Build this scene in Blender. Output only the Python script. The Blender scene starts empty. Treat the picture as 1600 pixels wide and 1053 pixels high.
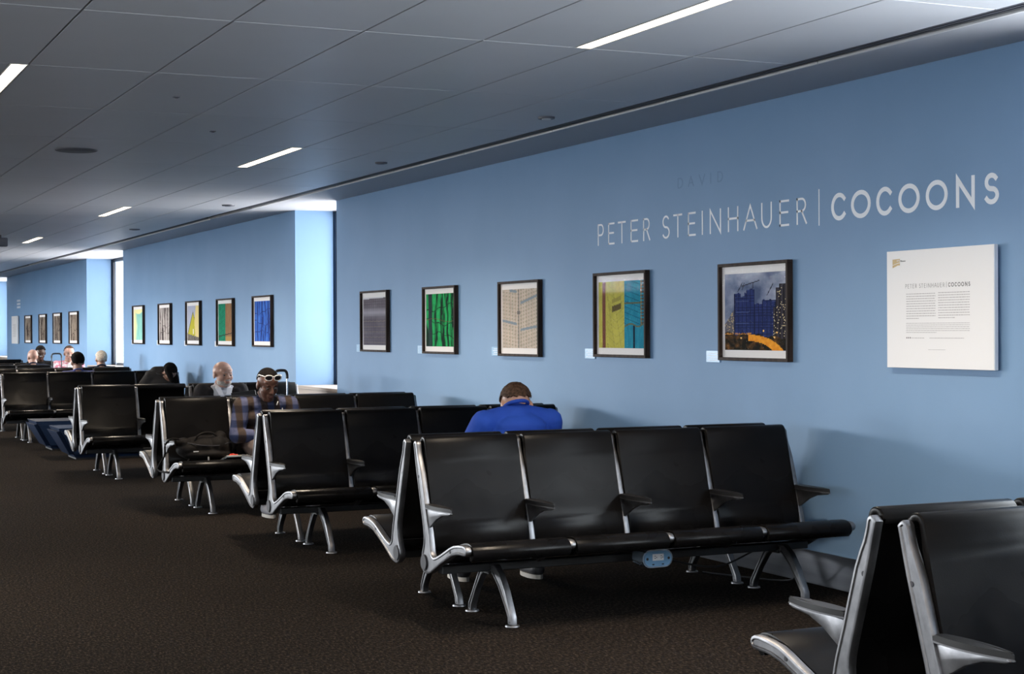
import bpy, bmesh, math, random
import numpy as np
from mathutils import Vector, Matrix, Euler
PI = math.pi
sc = bpy.context.scene
COL = sc.collection

# ------------------------------------------------------------------ camera
F_PX, CAM_H = 2540.0, 1.43
yaw, pit, rol = math.radians(24.72), -0.0039, -0.0045
fw = Vector((math.sin(yaw)*math.cos(pit), math.cos(yaw)*math.cos(pit), math.sin(pit)))
r0 = Vector((math.cos(yaw), -math.sin(yaw), 0)); u0 = r0.cross(fw)
Rv = r0*math.cos(rol)+u0*math.sin(rol); Uv = Rv.cross(fw)
cd = bpy.data.cameras.new('camera'); cam = bpy.data.objects.new('camera', cd); COL.objects.link(cam)
cd.sensor_fit = 'HORIZONTAL'; cd.sensor_width = 36.0; cd.lens = 36.0*F_PX/1600.0
cd.clip_start = 0.05; cd.clip_end = 400
M = Matrix((Rv, Uv, -fw)).transposed().to_4x4(); M.translation = Vector((0, 0, CAM_H))
cam.matrix_world = M
sc.camera = cam
# ------------------------------------------------------------------ world and exposure
w = bpy.data.worlds.new('world'); sc.world = w; w.use_nodes = True
wn = w.node_tree.nodes; wn['Background'].inputs[0].default_value = (0.85, 0.93, 1.0, 1); wn['Background'].inputs[1].default_value = 3.0
sc.view_settings.view_transform = 'Standard'; sc.view_settings.look = 'None'
sc.view_settings.exposure = 0.68; sc.view_settings.gamma = 1.0; sc.view_settings.use_curve_mapping = False

LAMP_W, LAMP_C, LAMP_SPREAD = 35, (1.0, .84, .66), math.radians(136)
def area(name, loc, rot, sx, sy, power, color):
    l = bpy.data.lights.new(name, 'AREA'); l.shape = 'RECTANGLE'; l.size = sx; l.size_y = sy
    l.energy = power; l.color = color
    o = bpy.data.objects.new(name, l); COL.objects.link(o); o.location = loc; o.rotation_euler = rot
    return o
SKY = (1.0, 0.96, 0.93)
# daylight just outside each glazed opening
RECESS = [(2.1, 5.3), (15.95, 17.38), (26.88, 30.19), (40.9, 44.2)]
for a, b in RECESS:
    area('daylight_lamp', (6.15, (a+b)/2-0.45, 1.8), (0, math.radians(90), 0), 1.85, b-a+1.6, (52 if a < 5 else 20)*(b-a+1.6), SKY if a > 5 else (.86, .94, 1.0))
# daylight at the windows of the far left side of the hall and behind the camera
WIN_L = [(-3.0, 2.4), (4.0, 9.4), (11.0, 16.4), (18, 23.4), (25, 30.4), (32, 37.4)]
for a, b in WIN_L:
    area('daylight_lamp', (-8.25, (a+b)/2, 1.55), (0, math.radians(-90), 0), 2.3, b-a, 4 if a < 10 else 14, (0.86, 0.93, 1.0))
# added lamp strip outside the left windows: brightens wall_right, less at its top
area('daylight_lamp', (-14.0, 39, 3.0), (0, math.radians(-90), 0), .7, 28, 8400, (0.93, 0.97, 1.0))
WIN_B = [(-6.0, -2.6), (-1.8, 1.6), (2.4, 4.9)]
for a, b in WIN_B:
    area('daylight_lamp', ((a+b)/2, -6.25, 1.6), (math.radians(90), 0, 0), b-a, 2.2, 5, (0.86, 0.93, 1.0))

# ------------------------------------------------------------------ helpers
def tag(o, label=None, cat=None, group=None, kind=None):
    if label: o['label'] = label
    if cat: o['category'] = cat
    if group: o['group'] = group
    if kind: o['kind'] = kind
    return o
def empty(name, loc=(0, 0, 0), label=None, cat=None, group=None, rz=0):
    o = bpy.data.objects.new(name, None); COL.objects.link(o); o.location = loc; o.rotation_euler = (0, 0, rz)
    o.empty_display_size = 0.1
    return tag(o, label, cat, group)
def mesh_of(name, bm, mat, smooth=None):
    bmesh.ops.recalc_face_normals(bm, faces=bm.faces)
    me = bpy.data.meshes.new(name); bm.to_mesh(me); bm.free()
    mats = mat if isinstance(mat, (list, tuple)) else [mat]
    for m in mats: me.materials.append(m)
    if smooth is not None:
        for p in me.polygons: p.use_smooth = True
        me.set_sharp_from_angle(angle=math.radians(smooth))
    return me
def link(name, me, parent=None, loc=(0, 0, 0), rot=(0, 0, 0)):
    o = bpy.data.objects.new(name, me); COL.objects.link(o); o.location = loc; o.rotation_euler = rot
    if parent: o.parent = parent
    return o
def obj(name, bm, mat, parent=None, smooth=None, loc=(0, 0, 0), rot=(0, 0, 0)):
    return link(name, mesh_of(name, bm, mat, smooth), parent, loc, rot)
def copy_tree(o, parent=None):
    c = o.copy(); COL.objects.link(c); c.parent = parent
    for ch in o.children: copy_tree(ch, c)
    return c
def add_box(bm, x0, x1, y0, y1, z0, z1, bevel=0, seg=1, mi=0):
    r = bmesh.ops.create_cube(bm, size=1.0)
    for v in r['verts']:
        v.co = Vector((x0+(v.co.x+.5)*(x1-x0), y0+(v.co.y+.5)*(y1-y0), z0+(v.co.z+.5)*(z1-z0)))
    if bevel:
        es = list({e for v in r['verts'] for e in v.link_edges})
        bmesh.ops.bevel(bm, geom=es, offset=bevel, segments=seg, profile=.5, affect='EDGES')
    if mi:
        for v in r['verts']:
            if v.is_valid:
                for f in v.link_faces: f.material_index = mi
    return bm
def box(x0, x1, y0, y1, z0, z1, bevel=0, seg=1): return add_box(bmesh.new(), x0, x1, y0, y1, z0, z1, bevel, seg)
def add_cyl(bm, p, q, r, r2=None, n=16):
    p, q = Vector(p), Vector(q); d = q-p
    m = Matrix.Translation((p+q)/2) @ d.to_track_quat('Z', 'Y').to_matrix().to_4x4()
    bmesh.ops.create_cone(bm, cap_ends=True, segments=n, radius1=r, radius2=r if r2 is None else r2, depth=d.length, matrix=m)
    return bm
def add_ell(bm, c, r, rot=None, sub=2):
    m = Matrix.Translation(c) @ (rot.to_4x4() if rot is not None else Matrix.Identity(4)) @ Matrix.Diagonal((r[0], r[1], r[2], 1))
    bmesh.ops.create_icosphere(bm, subdivisions=sub, radius=1.0, matrix=m)
    return bm
def add_cap(bm, p, q, r1, r2=None, sub=2, n=14):
    r2 = r1 if r2 is None else r2
    add_cyl(bm, p, q, r1, r2, n); add_ell(bm, p, (r1,)*3, sub=sub); add_ell(bm, q, (r2,)*3, sub=sub)
def add_tube(bm, pts, r, n=10, close=False):
    pts = [Vector(p) for p in pts]; rings = []
    for i, p in enumerate(pts):
        t = (pts[min(i+1, len(pts)-1)]-pts[max(i-1, 0)]).normalized()
        up = Vector((0, 0, 1)) if abs(t.z) < .9 else Vector((1, 0, 0))
        a = t.cross(up).normalized(); b = a.cross(t)
        rr = r[i] if isinstance(r, (list, tuple)) else r
        rings.append([bm.verts.new(p+a*math.cos(2*PI*k/n)*rr+b*math.sin(2*PI*k/n)*rr) for k in range(n)])
    for i in range(len(rings)-1):
        for k in range(n): bm.faces.new((rings[i][k], rings[i][(k+1) % n], rings[i+1][(k+1) % n], rings[i+1][k]))
    bm.faces.new(rings[0]); bm.faces.new(rings[-1][::-1])
    return bm
def add_poly_x(bm, pts, x0, x1, bevel=.003, groove=None, seg=2):
    """outline in (y,z) extruded along x, edges rounded, optional recessed groove in both side faces"""
    a = [bm.verts.new((x0, y, z)) for y, z in pts]; b = [bm.verts.new((x1, y, z)) for y, z in pts]
    f0 = bm.faces.new(a); f1 = bm.faces.new(b[::-1]); n = len(pts)
    for i in range(n): bm.faces.new((a[i], b[i], b[(i+1) % n], a[(i+1) % n]))
    bm.normal_update(); bmesh.ops.recalc_face_normals(bm, faces=bm.faces)
    if bevel:
        es = list(set(f0.edges) | set(f1.edges))
        bmesh.ops.bevel(bm, geom=es, offset=bevel, segments=seg, profile=.5, affect='EDGES', clamp_overlap=True)
    if groove:
        bm.normal_update()
        fs = sorted([f for f in bm.faces if abs(f.normal.x) > .99], key=lambda f: -f.calc_area())[:2]
        bmesh.ops.inset_individual(bm, faces=fs, thickness=groove[0], depth=0)
        bmesh.ops.inset_individual(bm, faces=fs, thickness=groove[1]*.8, depth=-groove[1])
    return bm
def sheet_x(bm, path, th, x0, x1, bevel=.006, seg=2):
    """a pad: centre line in (y,z), thickness th, spanning x0..x1, closed and rounded"""
    n = len(path); L = []; R = []
    for i, (y, z) in enumerate(path):
        y0, z0 = path[max(i-1, 0)]; y1, z1 = path[min(i+1, n-1)]
        d = Vector((y1-y0, z1-z0)).normalized(); nx, nz = -d.y, d.x
        L.append((y+nx*th/2, z+nz*th/2)); R.append((y-nx*th/2, z-nz*th/2))
    # round the ends
    def end(i, s):
        y, z = path[i]; j = i+1 if i == 0 else i-1
        d = (Vector((y, z))-Vector(path[j])).normalized(); return (y+d.x*th*.42, z+d.y*th*.42)
    pts = L+[end(n-1, 1)]+R[::-1]+[end(0, -1)]
    a = [bm.verts.new((x0, y, z)) for y, z in pts]; b = [bm.verts.new((x1, y, z)) for y, z in pts]; N = len(pts)
    for i in range(N): bm.faces.new((a[i], b[i], b[(i+1) % N], a[(i+1) % N]))
    es = []
    for rg in (a, b):
        for i in range(n-1):
            bm.faces.new((rg[i], rg[i+1], rg[N-2-(i+1)], rg[N-2-i]))
        bm.faces.new((rg[n-1], rg[n], rg[n+1])); bm.faces.new((rg[0], rg[N-2], rg[N-1]))
        es += [bm.edges.get((rg[i], rg[(i+1) % N])) for i in range(N)]
    if bevel: bmesh.ops.bevel(bm, geom=[e for e in es if e], offset=bevel, segments=seg, profile=.5, affect='EDGES', clamp_overlap=True)
    return bm
def smooth_path(pts, k=3):
    out = []
    P = [Vector(p) for p in pts]
    for i in range(len(P)-1):
        p0, p1, p2, p3 = P[max(i-1, 0)], P[i], P[i+1], P[min(i+2, len(P)-1)]
        for j in range(k):
            t = j/k
            out.append(tuple(.5*((2*p1)+(p2-p0)*t+(2*p0-5*p1+4*p2-p3)*t*t+(3*p1-p0-3*p2+p3)*t**3)))
    out.append(tuple(P[-1])); return out

# ------------------------------------------------------------------ materials
def mat(name, color, rough=.5, metal=0, spec=.5, emit=None, coat=0):
    m = bpy.data.materials.new(name); m.use_nodes = True; b = m.node_tree.nodes['Principled BSDF']
    b.inputs['Base Color'].default_value = (*color, 1); b.inputs['Roughness'].default_value = rough
    b.inputs['Metallic'].default_value = metal; b.inputs['Specular IOR Level'].default_value = spec
    b.inputs['Coat Weight'].default_value = coat
    if emit: b.inputs['Emission Color'].default_value = (*emit[:3], 1); b.inputs['Emission Strength'].default_value = emit[3]
    return m
def N(m, t, **kw):
    n = m.node_tree.nodes.new(t)
    for k, v in kw.items():
        if k in n.inputs: n.inputs[k].default_value = v
        else: setattr(n, k, v)
    return n
def L(m, a, b): m.node_tree.links.new(a, b)
def noisy(name, c1, c2, scale, rough=.5, bump=0, bscale=None, metal=0, spec=.5, detail=4, stretch=None, rvar=None, lo=.35, hi=.65):
    m = mat(name, c1, rough, metal, spec); b = m.node_tree.nodes['Principled BSDF']
    tc = N(m, 'ShaderNodeTexCoord'); src = tc.outputs['Object']
    if stretch:
        mp = N(m, 'ShaderNodeMapping'); mp.inputs['Scale'].default_value = stretch; L(m, src, mp.inputs[0]); src = mp.outputs[0]
    n = N(m, 'ShaderNodeTexNoise', Scale=scale, Detail=detail); L(m, src, n.inputs['Vector'])
    r = N(m, 'ShaderNodeValToRGB'); r.color_ramp.elements[0].position = lo; r.color_ramp.elements[1].position = hi
    r.color_ramp.elements[0].color = (*c1, 1); r.color_ramp.elements[1].color = (*c2, 1)
    L(m, n.outputs[0], r.inputs[0]); L(m, r.outputs[0], b.inputs['Base Color'])
    if rvar:
        n3 = N(m, 'ShaderNodeTexNoise', Scale=rvar[0], Detail=3); L(m, src, n3.inputs['Vector'])
        mr = N(m, 'ShaderNodeMapRange'); mr.inputs['From Min'].default_value = .3; mr.inputs['From Max'].default_value = .7
        mr.inputs['To Min'].default_value = rvar[1]; mr.inputs['To Max'].default_value = rvar[2]
        L(m, n3.outputs[0], mr.inputs[0]); L(m, mr.outputs[0], b.inputs['Roughness'])
    if bump:
        n2 = N(m, 'ShaderNodeTexNoise', Scale=bscale or scale, Detail=3); L(m, src, n2.inputs['Vector'])
        bp = N(m, 'ShaderNodeBump', Strength=bump, Distance=.002); L(m, n2.outputs[0], bp.inputs['Height']); L(m, bp.outputs[0], b.inputs['Normal'])
    return m
M_wall = noisy('blue_paint', (.160, .285, .460), (.175, .300, .480), 1.3, .62, .15, 180)
M_ceil = noisy('ceiling_metal', (.58, .58, .61), (.62, .62, .65), .9, .42, metal=0)
M_soffit = mat('soffit_paint', (.50, .50, .53), .6)
M_gap = mat('joint_shadow_gap', (.05, .05, .055), .8)
M_carpet = None
def carpet():
    m = mat('carpet', (.03, .03, .03), .95, 0, .03); b = m.node_tree.nodes['Principled BSDF']
    tc = N(m, 'ShaderNodeTexCoord')
    mp = N(m, 'ShaderNodeMapping'); mp.inputs['Scale'].default_value = (1, .45, 1); mp.inputs['Rotation'].default_value = (0, 0, .5); L(m, tc.outputs['Object'], mp.inputs[0])
    n = N(m, 'ShaderNodeTexNoise', Scale=80, Detail=4, Roughness=.85); L(m, mp.outputs[0], n.inputs['Vector'])
    r = N(m, 'ShaderNodeValToRGB'); e = r.color_ramp.elements
    e[0].position = .38; e[0].color = (.002, .0018, .0017, 1); e[1].position = .72; e[1].color = (.084, .064, .050, 1)
    k = e.new(.52); k.color = (.010, .0080, .0067, 1)
    L(m, n.outputs[0], r.inputs[0])
    n2 = N(m, 'ShaderNodeTexNoise', Scale=.7, Detail=2); L(m, tc.outputs['Object'], n2.inputs['Vector'])
    mr = N(m, 'ShaderNodeMapRange'); mr.inputs['To Min'].default_value = .8; mr.inputs['To Max'].default_value = 1.2; L(m, n2.outputs[0], mr.inputs[0])
    mx = N(m, 'ShaderNodeMix', data_type='RGBA', blend_type='MULTIPLY'); mx.inputs[0].default_value = 1
    L(m, r.outputs[0], mx.inputs[6]); L(m, mr.outputs[0], mx.inputs[7]); L(m, mx.outputs[2], b.inputs['Base Color'])
    bp = N(m, 'ShaderNodeBump', Strength=.5, Distance=.004); L(m, n.outputs[0], bp.inputs['Height']); L(m, bp.outputs[0], b.inputs['Normal'])
    return m
M_carpet = carpet()
M_steel = noisy('brushed_steel', (.24, .25, .28), (.30, .31, .34), 3, .28, .05, 40, metal=1, stretch=(1, .1, 8))
M_beige = noisy('beige_laminate', (.42, .35, .30), (.46, .39, .34), 2, .5)
M_alu = noisy('cast_aluminium', (.19, .19, .20), (.28, .28, .29), 14, .4, .08, 90, metal=1, rvar=(9, .36, .52))
M_leather = noisy('black_leather', (.0040, .0038, .0040), (.0065, .006, .006), 5, .36, .10, 260, rvar=(2.6, .18, .40), spec=.085)
M_black = mat('black_plastic', (.012, .012, .013), .42)
M_rubber = mat('dark_rubber_plug', (.035, .035, .045), .6)
M_beam = mat('black_steel', (.015, .015, .016), .5)
M_frame = noisy('dark_wood', (.030, .020, .016), (.058, .040, .032), 30, .6, spec=.1, stretch=(1, 1, .1))

M_mat = mat('white_mat_board', (.80, .76, .74), .9, spec=.05)
M_white = mat('white_panel', (.72, .71, .71), .5)
M_panel_edge = mat('panel_edge', (.62, .66, .72), .4)
M_vinyl = mat('white_vinyl', (.80, .81, .84), .5)
M_ghost = mat('ghost_lettering', (.130, .238, .395), .62)
M_acrylic = mat('label_card', (.30, .50, .72), .2)
M_acrylic2 = mat('label_card_white', (.55, .75, .95), .2)
M_print = mat('print_ink', (.1, .1, .1), .6)
M_print2 = mat('print_ink_light', (.36, .35, .35), .6)
M_gold = mat('gold_ink', (.48, .34, .13), .5)
M_lamp = mat('lamp_diffuser', (.9, .9, .9), .5, emit=(1.0, .80, .56, 7))
M_dkmetal = mat('dark_window_metal', (.030, .034, .045), .4)
M_alum2 = mat('pale_window_metal', (.45, .50, .56), .35, metal=.6)
M_slot = mat('slot_black', (.006, .006, .008), .5)
M_slot2 = mat('slot_grey', (.12, .12, .14), .5)
M_grille = mat('speaker_grille', (.10, .10, .115), .6)
M_vinylblue = noisy('navy_vinyl', (.008, .019, .050), (.011, .024, .060), 4, .5, spec=.25)
M_outlet = mat('outlet_plate', (.14, .30, .48), .4)
M_outlet_rim = mat('outlet_rim', (.45, .55, .68), .25, metal=.7)
M_wall2 = noisy('grey_paint', (.26, .25, .25), (.29, .28, .28), 1.0, .7)
def glass(k=.6, k0=.02, nm='window_glass'):
    m = bpy.data.materials.new(nm); m.use_nodes = True; t = m.node_tree; t.nodes.clear()
    o = t.nodes.new('ShaderNodeOutputMaterial'); mx = t.nodes.new('ShaderNodeMixShader'); a = t.nodes.new('ShaderNodeBsdfTransparent')
    g = t.nodes.new('ShaderNodeBsdfGlossy'); g.inputs['Roughness'].default_value = .02; lw = t.nodes.new('ShaderNodeLayerWeight'); lw.inputs[0].default_value = .5
    fr = t.nodes.new('ShaderNodeMath'); fr.operation = 'POWER'; fr.inputs[1].default_value = 5; sc_ = t.nodes.new('ShaderNodeMath'); sc_.operation = 'MULTIPLY_ADD'; sc_.inputs[1].default_value = k; sc_.inputs[2].default_value = k0
    t.links.new(lw.outputs['Facing'], fr.inputs[0]); t.links.new(fr.outputs[0], sc_.inputs[0]); t.links.new(sc_.outputs[0], mx.inputs[0]); t.links.new(a.outputs[0], mx.inputs[1]); t.links.new(g.outputs[0], mx.inputs[2]); t.links.new(mx.outputs[0], o.inputs[0])
    return m
M_glass = glass(); M_picglass = glass(.012, .0, 'museum_glass')
M_sky = None

# ------------------------------------------------------------------ room shell
WX, CZ = 5.36, 2.775
obj('floor', box(-8.2, 6.3, -6.2, 50, -.2, 0), M_carpet)['kind'] = 'structure'
def S(name, bm, m, parent=None):
    o = obj(name, bm, m, parent); 
    if not parent: o['kind'] = 'structure'
    return o
# blue wall in runs with glazed recesses between them
RUNS = [(-6.2, 2.1), (5.3, 15.95), (17.38, 26.88), (30.19, 40.9), (44.2, 50)]
wr = empty('wall_right'); wr['kind'] = 'structure'
for i, (a, b) in enumerate(RUNS):
    th = .44
    bm = bmesh.new(); add_box(bm, WX, WX+(.44 if i != 1 else .16), a, b, 0, CZ+.02); obj('wall_panel', bm, M_wall, wr)
# steel kick plates along the foot of the wall
for i, (a, b) in enumerate(RUNS):
    S('baseboard_right', box(WX-.012, WX-.0005, a, b, 0.0, .185, .002), M_steel)
# low sill units closing the recesses
OX = 5.86
for i, (a, b) in enumerate(RECESS):
    t = empty('trim_%d' % (i+1), (0, 0, 0)); t['kind'] = 'structure'
    obj('sill_board', box(WX+.002, OX+.05, a+.001, b-.001, .80, .835, .003), M_beige, t)
    obj('front_panel', box(WX+.012, WX+.06, a+.001, b-.001, .0, .80), M_beige, t)
    # glazing
    wdo = empty('window_%d' % (i+1)); wdo['kind'] = 'structure'
    a2 = a-(1.4 if i != 0 else 0)
    obj('window_frame', box(OX-.03, OX+.05, b-.055, b-.001, .835, CZ), M_dkmetal, wdo)
    obj('window_frame', box(OX-.03, OX+.05, a2, a2+.05, .835, CZ), M_dkmetal, wdo)
    if b-a > 2:
        for yy in (b-.40, b-1.9): obj('mullion', box(OX-.05, OX+.04, yy, yy+.06, .835, CZ-.06), M_alum2, wdo)
    obj('window_head', box(OX-.03, OX+.05, a2, b-.055, CZ-.06, CZ), M_dkmetal, wdo)
    obj('window_rail', box(OX-.03, OX+.05, a2, b-.055, .835, .88), M_dkmetal, wdo)
    obj('pane', box(OX+.005, OX+.015, a2+.05, b-.055, .88, CZ-.06), M_glass, wdo)
ow = empty('wall_outer'); ow['kind'] = 'structure'
ys = [-6.2]+[v for k, (a, b) in enumerate(RECESS) for v in (a-(1.4 if k else 0), b)]+[50]
for k in range(0, len(ys), 2): obj('wall_panel', box(OX-.03, OX+.08, ys[k], ys[k+1], 0, CZ+.02), M_wall, ow)
for k, (a, b) in enumerate(RECESS): obj('wall_panel', box(OX-.03, OX+.08, a-(1.4 if k else 0), b, 0, .835), M_wall, ow)
# far, left and back walls
S('wall_far', box(-8.2, OX, 49.9, 50.1, 0, CZ), M_wall2)
wl = empty('wall_left'); wl['kind'] = 'structure'
obj('wall_panel', box(-8.2, -8.0, -6.2, 50, 0, .35), M_wall2, wl); obj('wall_panel', box(-8.2, -8.0, -6.2, 50, 2.72, CZ), M_wall2, wl)
ys = [-6.2]+[v for ab in WIN_L for v in ab]+[50]
for k in range(0, len(ys), 2): obj('wall_panel', box(-8.2, -8.0, ys[k], ys[k+1], .35, 2.72), M_wall2, wl)
for i, (a, b) in enumerate(WIN_L):
    wdo = empty('window_%d' % (i+5)); wdo['kind'] = 'structure'
    for yy in (a, (2*a+b)/3, (a+2*b)/3, b-.06): obj('mullion', box(-8.16, -8.04, yy, yy+.06, .35, 2.72), M_dkmetal, wdo)
    obj('pane', box(-8.12, -8.11, a, b, .35, 2.72), M_glass, wdo)
wb = empty('wall_back'); wb['kind'] = 'structure'
xs = [-8.2]+[v for ab in WIN_B for v in ab]+[OX]
for k in range(0, len(xs), 2): obj('wall_panel', box(xs[k], xs[k+1], -6.2, -6.0, .4, 2.72), M_wall2, wb)
obj('wall_panel', box(-8.2, OX, -6.2, -6.0, 0, .4), M_wall2, wb); obj('wall_panel', box(-8.2, OX, -6.2, -6.0, 2.72, CZ), M_wall2, wb)
for i, (a, b) in enumerate(WIN_B):
    wdo = empty('window_%d' % (i+11)); wdo['kind'] = 'structure'
    for xx in (a, (a+b)/2, b-.06): obj('mullion', box(xx, xx+.06, -6.16, -6.04, .4, 2.72), M_dkmetal, wdo)
    obj('pane', box(a, b, -6.12, -6.11, .4, 2.72), M_glass, wdo)
# ceiling: backing slab, metal panels with open joints, plain strip beside the wall
ceil = empty('ceiling'); ceil['kind'] = 'structure'
obj('ceiling_slab', box(-8.2, 6.3, -6.2, 50, CZ+.05, CZ+.2), M_gap, ceil)
XJ = [-1.75, -1.16, -.57, .02, .61, 1.215, 1.855, 2.455, 3.035, 3.60, 4.165, 4.735]
YJ = [6.90+1.52*k for k in range(-2, 23)]
G = .004
LAMPS = []
LROWS_A = {(5.38), (11.46), (17.54), (23.62), (29.70)}
def panel_me(w_, l_): return mesh_of('ceiling_panel', box(0, w_, 0, l_, 0, .018, .002), M_ceil)
cache = {}
def put_panel(x0, x1, y0, y1):
    k = (round(x1-x0, 4), round(y1-y0, 4))
    if k not in cache: cache[k] = panel_me(x1-x0-2*G, y1-y0-2*G)
    link('ceiling_panel', cache[k], ceil, (x0+G, y0+G, CZ))
rest = bmesh.new()
for j in range(len(YJ)-1):
    y0, y1 = YJ[j], YJ[j+1]
    for i in range(len(XJ)-1):
        x0, x1 = XJ[i], XJ[i+1]
        isA = XJ[i+1] == 3.60 and any(abs(y0-q) < .05 for q in LROWS_A)
        isB = XJ[i+1] == 1.215 and any(abs(y0-q) < .05 for q in (8.42, 14.50, 20.58, 26.66))
        if isA or isB: LAMPS.append((x1-.09, x1, y0, y1)); x1 -= .09
        put_panel(x0, x1, y0, y1)
# the rest of the ceiling, out of the picture, joined
def rest_grid(xa, xb, ya, yb, nx, ny):
    for i in range(nx):
        for j in range(ny):
            add_box(rest, xa+(xb-xa)*i/nx+G, xa+(xb-xa)*(i+1)/nx-G, ya+(yb-ya)*j/ny+G, ya+(yb-ya)*(j+1)/ny-G, CZ, CZ+.018)
rest_grid(-8.2, XJ[0], -6.2, 50, 11, 37)
rest_grid(XJ[0], 4.735, YJ[-1], 50, 11, 5)
rest_grid(XJ[0], 3.51, -6.2, YJ[0], 9, 7)
rest_grid(3.60, 4.735, -6.2, YJ[0], 2, 7)
r = obj('ceiling_panel_field', rest, M_ceil, ceil); r['kind'] = 'stuff'
NGRID = len(LAMPS)
LAMPS += [(3.51, 3.60, -.70, .82), (1.13, 1.22, 2.34, 3.86), (1.13, 1.22, -3.74, -2.22)]
LAMP_EXTRA = [(x, x+.09, 5.38+6.08*k+o, 6.90+6.08*k+o) for x, o in ((-1.25, 0), (-3.63, 3.04), (-6.01, 0)) for k in range(-1, 5)]
add_ = bmesh.new(); add_box(add_, 3.51, 3.60, -6.2, -.70, CZ, CZ+.018); add_box(add_, 3.51, 3.60, .82, YJ[0], CZ, CZ+.018); obj('ceiling_strip', add_, M_ceil, ceil)
obj('soffit_board', box(4.862, OX+.05, -6.2, 50, CZ, CZ+.03), M_soffit, ceil)
GL = 'warm white linear lights in the ceiling'
def lamp_label(i, x, y):
    if x > 3 and y > 0: return {5: 'long warm ceiling light strip nearest the wall lettering, cut by the top edge', 11: 'warm linear ceiling light halfway between the speaker disc and the wall', 17: 'short warm linear ceiling light, third of the row running away along the wall',
                      23: 'small warm linear ceiling light, fourth of the row at the far left', 29: 'tiny warm linear ceiling light farthest down the row'}.get(int(y), 'warm linear ceiling light')
    if 0 < x < 3 and 8 < y < 9: return 'bright warm ceiling light strip at the left edge of the ceiling'
    row = {3: 'row along the lettered wall', 1: 'second row from the lettered wall', -2: 'third row from the lettered wall', -4: 'fourth row from the lettered wall', -7: 'fifth row from the lettered wall'}[math.floor(x)]
    return 'hidden warm ceiling light, %s lamp of the %s' % (['first', 'second', 'third', 'fourth', 'fifth', 'sixth', 'seventh', 'eighth'][int((y+4)//6)], row)
for i, (x0, x1, y0, y1) in enumerate(LAMPS+LAMP_EXTRA):
    t = empty('ceiling_light', (x0, y0, CZ-(0 if i < NGRID else .004)), lamp_label(i, x0, y0), 'ceiling light', GL)
    bm = bmesh.new(); W_, L_ = x1-x0, y1-y0
    add_box(bm, .001, .008, .004, L_-.004, -.002, .03); add_box(bm, W_-.008, W_-.001, .004, L_-.004, -.002, .03)
    add_box(bm, .008, W_-.008, .004, .010, -.002, .03); add_box(bm, .008, W_-.008, L_-.010, L_-.004, -.002, .03)
    obj('trim_frame', bm, M_white, t)
    obj('diffuser', box(.008, W_-.008, .010, L_-.010, .001, .02), M_lamp, t)
    lo = area('lamp_light', (W_/2, L_/2, -.003), (0, 0, 0), W_-.018, L_-.03, LAMP_W, LAMP_C); lo.data.spread = LAMP_SPREAD; lo.parent = t
# linear slot diffusers
for n_, (ya, yb, lab) in enumerate([(-2.3, 17.3, 'long dark linear air slot running along the ceiling above the lettered wall'), (19.1, 31.0, 'dark linear air slot in the ceiling above the five middle frames'), (33.5, 44, 'dark linear air slot in the ceiling above the farthest frames')]):
    t = empty('air_slot', (0, 0, 0), lab, 'air vent')
    obj('housing', box(4.741, 4.857, ya, yb, CZ+.026, CZ+.045), M_slot, t)
    y = ya; k = 0
    while y < yb-.1:
        y2 = min(y+1.52, yb)
        obj('rail', box(4.846, 4.860, y+.006, y2-.006, CZ-.004, CZ+.026), M_white, t)
        b2 = bmesh.new(); add_box(b2, 4.741, 4.747, y, y2, CZ, CZ+.026); add_box(b2, 4.775, 4.784, y, y2, CZ+.002, CZ+.026); add_box(b2, 4.81, 4.815, y, y2, CZ+.004, CZ+.026)
        obj('blade', b2, M_slot2, t)
        if k % 2 == 0: obj('slot_cover', box(4.784, 4.81, y, y2-.4, CZ+.008, CZ+.02), M_slot2, t)
        y = y2; k += 1
# round devices
def disc(name, x, y, r, h, m, lab, cat, m2=None):
    t = empty(name, (x, y, CZ), lab, cat)
    bm = bmesh.new(); add_cyl(bm, (0, 0, -h), (0, 0, .001), r*.94, r, 32); obj('body', bm, m, t, 40)
    bm = bmesh.new(); add_cyl(bm, (0, 0, -h-.004), (0, 0, -h), r*.5, r*.55, 24); obj('cap', bm, m2 or m, t, 40)
t = empty('ceiling_speaker', (2.10, 12.22, CZ), 'large dark round speaker grille flush in the ceiling', 'speaker')
bm = bmesh.new(); add_cyl(bm, (0, 0, -.006), (0, 0, .001), .15, .155, 48); obj('rim', bm, M_slot2, t, 40)
bm = bmesh.new(); add_cyl(bm, (0, 0, -.010), (0, 0, -.005), .135, .142, 48); obj('grille', bm, M_grille, t, 40)
disc('smoke_detector', 4.49, 9.22, .055, .012, M_slot2, 'small round ceiling detector above the lettering, near the air slot', 'detector', M_white)
disc('smoke_detector', 4.48, 12.21, .05, .010, M_slot2, 'small round ceiling detector above the nearest run of frames', 'detector')
disc('smoke_detector', 4.48, 16.9, .07, .012, M_slot2, 'small round ceiling detector by the first window recess', 'detector')
disc('smoke_detector', 4.40, 21.3, .07, .012, M_slot2, 'small round ceiling detector beside the start of the second air slot', 'detector')
for x, y, lab in [(2.15, 9.24, 'tiny dark ceiling sensor slot nearer the camera'), (2.74, 10.73, 'tiny dark ceiling sensor slot between speaker and second lamp')]:
    t = empty('ceiling_sensor', (x, y, CZ), lab, 'sensor')
    obj('body', box(-.018, .018, -.018, .018, -.005, .001, .001), M_slot2, t); obj('lens', box(-.008, .008, -.008, .008, -.008, -.0045), M_slot, t)
t = empty('ceiling_camera', (2.95, 23.2, CZ), 'small dark box hanging below the ceiling at the far left', 'camera')
obj('housing', box(-.10, .10, -.06, .06, -.16, -.04, .01), M_slot2, t); obj('stem', box(-.02, .02, -.02, .02, -.05, .001), M_slot2, t)

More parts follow.
